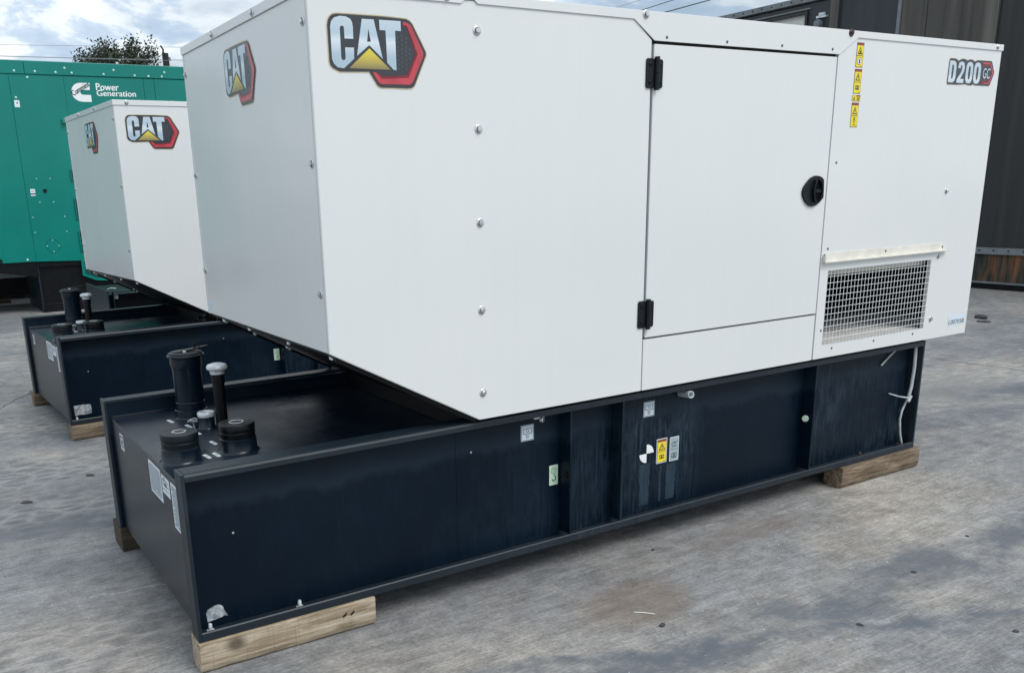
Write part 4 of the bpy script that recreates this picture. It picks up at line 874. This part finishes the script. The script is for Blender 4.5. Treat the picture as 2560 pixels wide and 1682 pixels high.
_rv = MB(); _rv.lathe((0, 0, 0), [(0.017, 0), (0.017, 0.004), (0.010, 0.009), (0, 0.010)], 'light_rivet', 10); rv = _rv.build('rivet', gg)
rvs = [(0.4491, 3.1285, .012), (0.5987, 3.0541, 0), (0.6989, 3.1284, .012), (0.9526, 3.1268, .012), (1.0698, 3.1828, .012), (1.1522, 3.1259, .012), (1.5597, 3.1225, .012), (1.696, 3.179, .012), (1.9697, 3.12, .012), (2.1554, 3.1165, .012), (2.3792, 3.1745, .012), (2.3385, 3.1184, .012), (0.4265, 2.8038, 0)]
rv2 = [(0.5268, 1.7847), (0.6974, 1.7842), (0.5272, 1.479), (0.7006, 1.4778), (0.4121, 1.2859), (0.8152, 1.2828), (0.4129, 1.0859), (0.8144, 1.084), (0.615, 0.974), (0.5358, 0.8988), (0.6911, 0.896), (0.614, 0.8191), (0.2657, 0.7303)]
for i, (x, z, o_) in enumerate(rvs+[(x, z, 0) for x, z in rv2]):
    o = rv if i == 0 else rv.copy()
    if i: COL.objects.link(o); o.parent = gg
    o.location = (x-0.38, -o_, z); q = Vector((0, -1, 0)).to_track_quat('Z', 'Y'); o.rotation_euler = q.to_euler(); s_ = 0.85 if i < len(rvs) or i == len(rvs)+12 else 0.42; o.scale = (s_, s_, s_)
m = MB(); m.slab([circ(0.6114, 1.6253, 0.026, 18)], GF, 0.001, 0.010, 'black_plastic'); m.build('key_lock', gg)
m = MB(); m.slab([circ(-0.069, 0.7315, 0.028, 14)], GF, 0.001, 0.006, 'black_plastic'); m.build('vent_plug', gg)
m = MB(); m.slab([circ(0.614, 0.898, 0.090, 32), circ(0.614, 0.898, 0.0875, 32)], GF, 0.0005, 0.003, 'green_dark'); m.build('round_cover', gg)
m = MB(); m.slab([rect(0.398, 0.460, 2.684, 2.770)], GF, 0.0005, 0.002, 'sticker_white'); m.flat([[(0.420, 2.735), (0.438, 2.752), (0.443, 2.748), (0.434, 2.725), (0.424, 2.722)]], GF, 0.004, 'print_grey'); m.build('info_sticker', gg)
m = MB(); m.slab([rect(0.429, 0.488, 1.5645, 1.6520)], GF, 0.0005, 0.002, 'sticker_white'); m.flat([rect(0.429, 0.488, 1.582, 1.597)], GF, 0.004, 'print_black'); m.flat([rect(0.438, 0.479, 1.62, 1.628)], GF, 0.004, 'print_redbrown'); m.build('info_sticker', gg)
# brand lettering
m = MB(); WP = 'white_print'
Cc = []
cx_, cz_ = 1.2450, 2.8870; Ro = 0.1195
for k in range(13):
    a = math.radians(90+180*k/12); Cc.append((cx_+Ro*1.04*math.cos(a), cz_+Ro*math.sin(a)))
inn = []
for k in range(9):
    a = math.radians(270-180*k/8); inn.append((cx_+0.022+0.034*math.cos(a), cz_+0.031*math.sin(a)))
Cp = [(1.3665, 3.0065)] + Cc + [(1.3650, 2.7675), (1.3650, 2.8560)] + inn + [(1.3565, 2.9180)]
m.flat([Cp], GF, 0.0015, WP)
text_mesh(m, 'Cummins', GF, 0.0035, 'green_dark', 1.1420, 2.8370, 0.262, 0.068, 0.0, 0.03, math.radians(31))
m.build('brand_sign', gg)
m = MB(); text_mesh(m, 'Power', GF, 0.0015, WP, 1.4420, 2.9080+0.010, 0.295, 0.088, 0, 0.04); m.build('brand_lettering', gg)
m = MB(); text_mesh(m, 'Generation', GF, 0.0015, WP, 1.4420, 2.8420+0.004, 0.515, 0.076, 0, 0.04); m.build('brand_lettering', gg)
# louvred openings
for z0, z1 in ((1.100, 1.340), (0.815, 1.085), (1.50, 1.77), (1.245, 1.52)):
    pass
for (x0, z0, z1) in ((0.965, 1.755, 1.900), (0.965, 1.245, 1.515), (0.965, 0.815, 1.085)):
    m = MB(); m.slab([rect(x0, x0+0.60, z0, z1), rect(x0+0.012, x0+0.588, z0+0.012, z1-0.012)], GF, 0.0005, 0.028, GP); m.flat([rect(x0+0.012, x0+0.588, z0+0.012, z1-0.012)], GF, 0.002, 'black_steel')
    lv = m.build('louvre', gg)
    for k in range(4):
        zz = z0+0.03+(z1-z0-0.06)*k/3; s_ = MB(); s_.box(x0+0.014-0.38, x0+0.586-0.38, -0.022, -0.003, zz-0.006, zz+0.006, 'green_dark'); s_.build('slat', lv)
m = MB(); m.slab([[(0.9481, 0.6785), (0.9430, 0.4720), (1.1187, 0.3950), (1.2500, 0.3810), (3.4, 0.381), (3.4, 0.6785)], [(0.985, 0.665), (0.978, 0.495), (1.128, 0.428), (1.255, 0.415), (1.34, 0.415), (1.34, 0.665)]], GF, -0.05, 0.015, GP)
m.flat([[(0.985, 0.665), (0.978, 0.495), (1.128, 0.428), (1.255, 0.415), (1.34, 0.415), (1.34, 0.665)]], GF, -0.02, 'green_dark'); m.build('lower_skirt', gg, 0.003)
m = MB(); m.box(0.9451-0.38, 0.9994-0.38, -0.05, -0.0005, 2.488, 2.543, GP); m.build('lifting_lug', gg, 0.003)
m = MB(); m.slab([[(-0.35-0.0, 0.700), (-0.35, 0.615), (0.378, 0.490), (0.378, 0.700)]], GF, -1.50, -0.02, 'black_steel'); m.build('scoop', gg)
m = MB(); m.box(0.012, 3.3, 0.06, 1.52, 0.10, 0.680, 'black_steel'); m.box(0.0, 3.3, 0.02, 0.06, 0.0, 0.12, 'black_steel'); m.box(0.0, 3.3, 0.02, 0.061, 0.62, 0.68, 'black_steel'); m.build('tank', gg, 0.003)
m = MB(); m.box(-0.010, 0.010, 0.02, 1.55, 0.0, 0.695, 'navy_flange'); m.build('end_plate', gg, 0.003)
tag(gg, 'tall green generator enclosure with Cummins Power Generation lettering on a black base', 'generator')

# grey set beyond the green one
bg = empty('grey_generator_set', (0.0, 13.2, 0))
m = MB(); m.box(-4.5, 0.207, 0, 1.5, 0.336, 2.4, 'grey_cladding'); m.build('cladding_panel', bg, 0.004)
m = MB(); m.box(0.212, 2.4, 0, 1.5, 0.336, 2.4, 'grey_cladding'); m.build('cladding_panel', bg, 0.004)
m = MB(); m.box(-4.5, 2.4, 0.03, 1.45, 0.06, 0.333, 'black_steel'); m.box(-4.5, 2.4, 0.0, 0.05, 0.125, 0.136, 'navy_flange'); m.build('base_frame', bg, 0.003)
m = MB(); m.box(2.30, 2.38, 0.0, 1.2, 0.0, 0.059, 'damp_lumber'); m.box(-3.0, -2.7, 0.0, 1.2, 0.0, 0.059, 'damp_lumber'); m.build('bearer', bg, 0.003)
tag(bg, 'low grey panelled unit on a black frame, seen through the gap under the green enclosure', 'generator')
t = timber('timber_block', -0.62, 0.118, 12.62, 12.74, 0.062, 'damp_lumber', 'short dark timber block on the ground in the gap under the green enclosure', 0.010, 0.0, 9, False)

# ------------------------------------------------------------------ dark steel building at the right
sb = empty('steel_building', (11.2, 5.0, 0))
def SW(a, b, o): return (-o, a-5.0, b)     # facing -X, a = y
def col_(y0, y1, o0, mt, name='wall_panel', z0=0.545, z1=4.02):
    m = MB(); m.slab([rect(y0, y1, z0, z1)], SW, -0.03, o0, mt); return m.build(name, sb, 0.004)
col_(6.795, 7.19, 0.0, 'steel_wall_blue')
col_(6.655, 6.790, 0.035, 'steel_wall_grey')
col_(5.705, 6.650, -0.005, 'steel_wall_blue')
col_(5.650, 5.700, 0.045, 'trim_grey'); col_(5.278, 5.646, 0.03, 'steel_wall_grey'); col_(4.806, 5.272, 0.025, 'steel_wall_grey'); col_(4.322, 4.800, 0.03, 'steel_wall_grey')
for a, b in ((3.55, 4.317), (2.7, 3.545), (1.85, 2.695), (1.0, 1.845), (0.15, 0.995), (-0.7, 0.145), (-1.6, -0.705), (-2.5, -1.605)): col_(a, b, 0.0 if int(a*10) % 2 else 0.012, 'steel_wall_dark')
# part with the window, seen above the near roof
m = MB(); m.slab([rect(7.19, 12.0, 0.545, 4.02), rect(7.245, 8.90, 2.9, 3.885)], SW, -0.04, 0.0, 'steel_wall_blue'); m.build('wall_panel', sb, 0.004)
m = MB(); m.slab([rect(7.20, 8.95, 2.85, 3.925), rect(7.245, 8.90, 2.9, 3.885)], SW, 0.0008, 0.03, 'steel_wall_dark'); wf = m.build('window_frame', sb, 0.003)
m = MB(); m.slab([rect(7.24, 8.91, 2.89, 3.89)], SW, -0.06, -0.055, 'shelf_white'); m.build('shutter', wf)
m = MB(); m.slab([rect(7.16, 12.0, 3.945, 3.965)], SW, 0.0008, 0.02, 'trim_grey'); m.build('drip_strip', sb, 0.002)
for a, b in ((-2.5, 8.350), (8.354, 12.0)):
    m = MB(); m.slab([rect(a, b, 4.045, 4.125)], SW, -0.02, 0.045, 'trim_grey'); m.build('roof_trim', sb, 0.003)
_h = MB(); _h.slab([circ(0, 0, 0.011, 10)], lambda a, b, o: (-o, a, b), 0.0, 0.006, 'black_steel'); hb = _h.build('rivet', sb); first = True
for y in [8.6233+0.1875*k for k in range(6)] + [8.4332-0.1877*k for k in range(8)]:
    o = hb if first else hb.copy()
    if not first: COL.objects.link(o); o.parent = sb
    first = False; o.location = (-0.045, y-5.0, 4.0853)
m = MB(); m.slab([rect(-2.5, 12.0, 0.4605, 0.5440)], SW, -0.02, 0.05, 'trim_grey'); m.build('base_trim', sb, 0.003)
for k in range(16):
    o = hb.copy(); COL.objects.link(o); o.parent = sb; o.location = (-0.05, (4.155-0.1875*k)-5.0, 0.509)
ys_ = [12.0, 9.0, 6.6, 5.0, 4.335, 3.975, 3.705, 3.2, 2.4, 1.6, 0.8, 0, -0.9, -1.7, -2.5]
for a, b in zip(ys_[:-1], ys_[1:]):
    m = MB(); m.slab([rect(b+0.003, a-0.003, 0.105, 0.457)], SW, -0.02, 0.006 if int(a*3) % 2 else 0.018, 'rusty_skirt'); m.build('skirt_panel', sb, 0.002)
m = MB(); m.slab([rect(-2.5, 12.0, 0.080, 0.103)], SW, -0.02, 0.035, 'trim_grey'); m.box(0.02, 0.05, -7.4, 6.9, 0.0, 0.09, 'black_steel'); m.build('rail_and_gap_shade', sb)  # grey rail, plus a black strip that paints the shadow in the gap below
m = MB(); m.box(-0.02, 4.0, -7.5, 7.0, 4.03, 4.04, 'steel_wall_dark'); m.box(0.06, 4.0, -7.5, -7.4, 0.1, 4.04, 'steel_wall_dark'); m.box(0.06, 4.0, 6.9, 7.0, 0.1, 4.04, 'steel_wall_dark'); m.box(3.9, 4.0, -7.4, 6.9, 0.1, 4.04, 'steel_wall_dark'); m.build('shell', sb)
m = MB(); m.slab([rect(6.855, 7.02, 3.79, 3.815)], SW, 0.001, 0.05, 'galvanised'); m.slab([rect(6.90, 7.00, 3.80, 3.86)], SW, 0.001, 0.022, 'galvanised'); m.build('bracket', sb, 0.003)
m = MB(); m.lathe((0, 0, 0), [(0.06, 0), (0.06, 0.05), (0.052, 0.08), (0, 0.09)], 'trim_grey', 20, (-1, 0, 0)); o = m.build('lamp', sb); o.location = (0.0, 6.985-5.0, 3.712)
tag(sb, 'tall dark steel building with riveted grey trim and rusty lower skirt at the right', 'building')

# ------------------------------------------------------------------ tree beyond the green enclosure
tr = empty('tree', (7.85, 40.0, 0.95)); rr = random.Random(5)
m = MB(); m.tube([(0, 0, 0), (0.1, 0, 2), (0.0, 0.1, 4.2), (-0.1, 0, 5.6)], [0.26, 0.22, 0.17, 0.12], 'bark', 9); tips = []
crown = MB()
def limb(mb, p, d, L, r, depth):
    q = p + d*L; mid = p + d*L*0.5 + Vector((rr.uniform(-1, 1), rr.uniform(-1, 1), rr.uniform(-.3, .6)))*L*0.08
    mb.tube([p, mid, q], [r, r*0.8, r*0.55], 'bark', 5)
    if depth == 0: tips.append((q, d, L)); return
    tips.append((mid, d, L*0.8)) if depth < 2 else None
    for _ in range(rr.choice((3, 3, 4))):
        nd = (d + Vector((rr.uniform(-1, 1), rr.uniform(-1, 1), rr.uniform(-0.35, 0.65)))*0.85).normalized(); limb(mb, q, nd, L*rr.uniform(0.55, 0.85), r*0.55, depth-1)
for k in range(10):
    a = 2*math.pi*k/10+rr.uniform(-.3, .3); limb(m, Vector((rr.uniform(-.1, .1), 0, rr.uniform(5.0, 5.9))), Vector((math.cos(a), math.sin(a), rr.uniform(0.20, 0.75))).normalized(), rr.uniform(0.50, 0.78), 0.05, 3)
m.build('trunk', tr)
for (p, d, L) in tips:
    if p.z > 5.6 and rr.random() < 0.06: continue
    for _ in range(11):
        c_ = p + Vector((rr.gauss(0, 1), rr.gauss(0, 1), rr.gauss(0, 1)))*0.17; s_ = rr.uniform(0.05, 0.10)
        n_ = Vector((rr.uniform(-1, 1), rr.uniform(-1, 1), rr.uniform(-1, 1))).normalized(); a_ = n_.orthogonal().normalized(); b_ = n_.cross(a_)
        crown.add([c_-a_*s_, c_+b_*s_*0.5, c_+a_*s_, c_-b_*s_*0.5], [(0, 1, 2, 3)], 'leaf')
mesh_v = crown
me = bpy.data.meshes.new('crown'); me.from_pydata(crown.v, [], crown.f); me.materials.append(MAT['leaf']); co = bpy.data.objects.new('crown', me); COL.objects.link(co); co.parent = tr
tag(tr, 'dark leafy tree crown rising behind the green generator enclosure', 'tree')

# ------------------------------------------------------------------ pole and wires
po = empty('utility_pole', (7.40, 30.0, 0))
m = MB(); m.tube([(0.16, 0, 0), (0.0, 0, 6.16)], [0.15, 0.105], 'pole_wood', 12); m.build('pole', po)
m = MB(); m.tube([(-0.09, -0.1, 6.15), (-0.07, -0.1, 6.25), (-0.15, -0.1, 6.38)], 0.028, 'pole_wood', 6); m.tube([(-0.09, -0.1, 5.8), (-0.09, -0.1, 6.2)], 0.03, 'pole_wood', 6); m.build('bracket', po)
m = MB(); m.lathe((0.10, -0.12, 5.92), [(0.04, 0), (0.05, 0.03), (0.035, 0.06), (0.05, 0.09), (0.0, 0.12)], 'trim_grey', 12); m.build('insulator', po)
tag(po, 'dark wooden utility pole top beside the tree behind the green enclosure', 'utility pole')
def wire(pts, r, mt, label, name='power_line'):
    m = MB(); m.tube(pts, r, mt, 5); o = m.build(name); tag(o, label, 'power line', 'overhead wires'); return o
def dirx(p, q, t): return tuple(p[i]+(q[i]-p[i])*t for i in range(3))
def longwire(p, q, r, mt, label, sag=0.0):
    pts = []
    for k in range(15):
        t = -0.5+2.0*k/14; x, y, z = dirx(p, q, t); pts.append((x, y, z + sag*((t-0.5)**2-0.25)))
    return wire(pts, r, mt, label)
longwire((2.3638, 30, 6.1806), (7.9887, 30, 6.3754), 0.006, 'wire_grey', 'upper thin wire crossing the sky left of the near enclosure, above the tree')
longwire((2.3122, 30.3, 5.8996), (7.9426, 30.3, 6.0174), 0.006, 'wire_grey', 'middle thin wire of the two low ones just above the green roof', 0.04)
longwire((2.315, 29.7, 5.8083), (7.9501, 29.7, 5.9055), 0.006, 'wire_grey', 'lowest thin wire just above the green enclosure roof', 0.02)
longwire((18.4942, 20, 6.6235), (19.4761, 20, 6.9063), 0.007, 'wire_grey', 'faint leftmost wire of the three above the near roof')
longwire((19.532, 20, 6.6235), (20.8406, 20, 7.0027), 0.012, 'wire_black', 'middle wire of the three above the near roof')
longwire((20.5178, 20, 6.6268), (21.8019, 20, 6.9518), 0.017, 'wire_black', 'thickest dark wire nearest the dark building roof')

# ------------------------------------------------------------------ litter on the ground
def stone(x, y, s, label, seed, fl=0.45, mt='stone_dark'):
    rr = random.Random(seed); bm = bmesh.new(); bmesh.ops.create_icosphere(bm, subdivisions=2, radius=1.0)
    for v in bm.verts:
        k = 1+rr.uniform(-0.22, 0.22); v.co = Vector((v.co.x*k*1.25, v.co.y*k*0.85, max(-0.3, v.co.z)*k*fl))
    me = bpy.data.meshes.new('stone'); bm.to_mesh(me); bm.free(); me.materials.append(MAT[mt])
    o = bpy.data.objects.new('stone', me); COL.objects.link(o); o.location = (x, y, 0.3*s*fl*0.8); o.scale = (s, s, s); o.rotation_euler = (0, 0, rr.uniform(0, 3)); tag(o, label, 'stone'); return o
stone(0.9497, -0.5603, 0.0125, 'dark stone near the brown stain in front of the nearest tank', 1)
stone(8.6284, 2.6485, 0.065, 'dark flat lump on the ground beside the right end of the near enclosure', 2, 0.5)
stone(8.40, 2.49, 0.05, 'smaller dark flat lump just in front of the other at right', 3, 0.35)
stone(1.5139, -0.9356, 0.010, 'dark crumb of dirt at the lower middle of the yard', 4)
stone(1.394, -0.0429, 0.008, 'small dark pebble close to the near tank side below the balance mark', 5)
stone(2.0671, -0.7803, 0.009, 'small grey pebble right of the middle in the open yard', 6)
stone(-0.4345, 2.5242, 0.022, 'flat dark stone left of the nearest tank, near the second tank', 7, 0.3)
stone(-0.7924, 2.2251, 0.024, 'dark flat leaf like stone on the tyre prints at left', 8, 0.25)
stone(1.9, -1.25, 0.010, 'small dark pebble near the lower right corner', 9)
stone(2.5894, -0.6877, 0.008, 'tiny grey pebble at right of the yard', 10)
m = MB(); m.tube([(0.9360, -0.4330, 0.003), (0.9630, -0.4600, 0.0045), (0.9870, -0.4860, 0.003)], 0.0016, 'white_print', 6); tag(m.build('plastic_strip'), 'thin white plastic strip lying on the brown stain', 'strip')
# fine grit
m = MB(); rr = random.Random(21)
for _ in range(900):
    if rr.random() < 0.5: x, y = rr.uniform(-1.0, 3.2), rr.uniform(-1.7, 0.0)
    else: x, y = rr.uniform(-1.6, 6.5), rr.uniform(-1.5, 6.0)
    if -0.55 < x < 3.4 and 0.0 < y < 1.4: continue
    s_ = rr.choice((0.0012, 0.0015, 0.002, 0.0028))*rr.uniform(0.7, 1.2)
    vs = [(x+s_*rr.uniform(.7, 1.4), y, 0.0), (x, y+s_, 0.0), (x-s_*rr.uniform(.7, 1.4), y, 0.0), (x, y-s_, 0.0), (x, y, s_*0.9)]
    m.add(vs, [(0, 1, 4), (1, 2, 4), (2, 3, 4), (3, 0, 4)], 'stone_dark' if rr.random() < 0.6 else 'pvc_white')
tag(m.build('grit'), 'fine grit and pale crumbs scattered over the concrete', None, None, 'stuff')
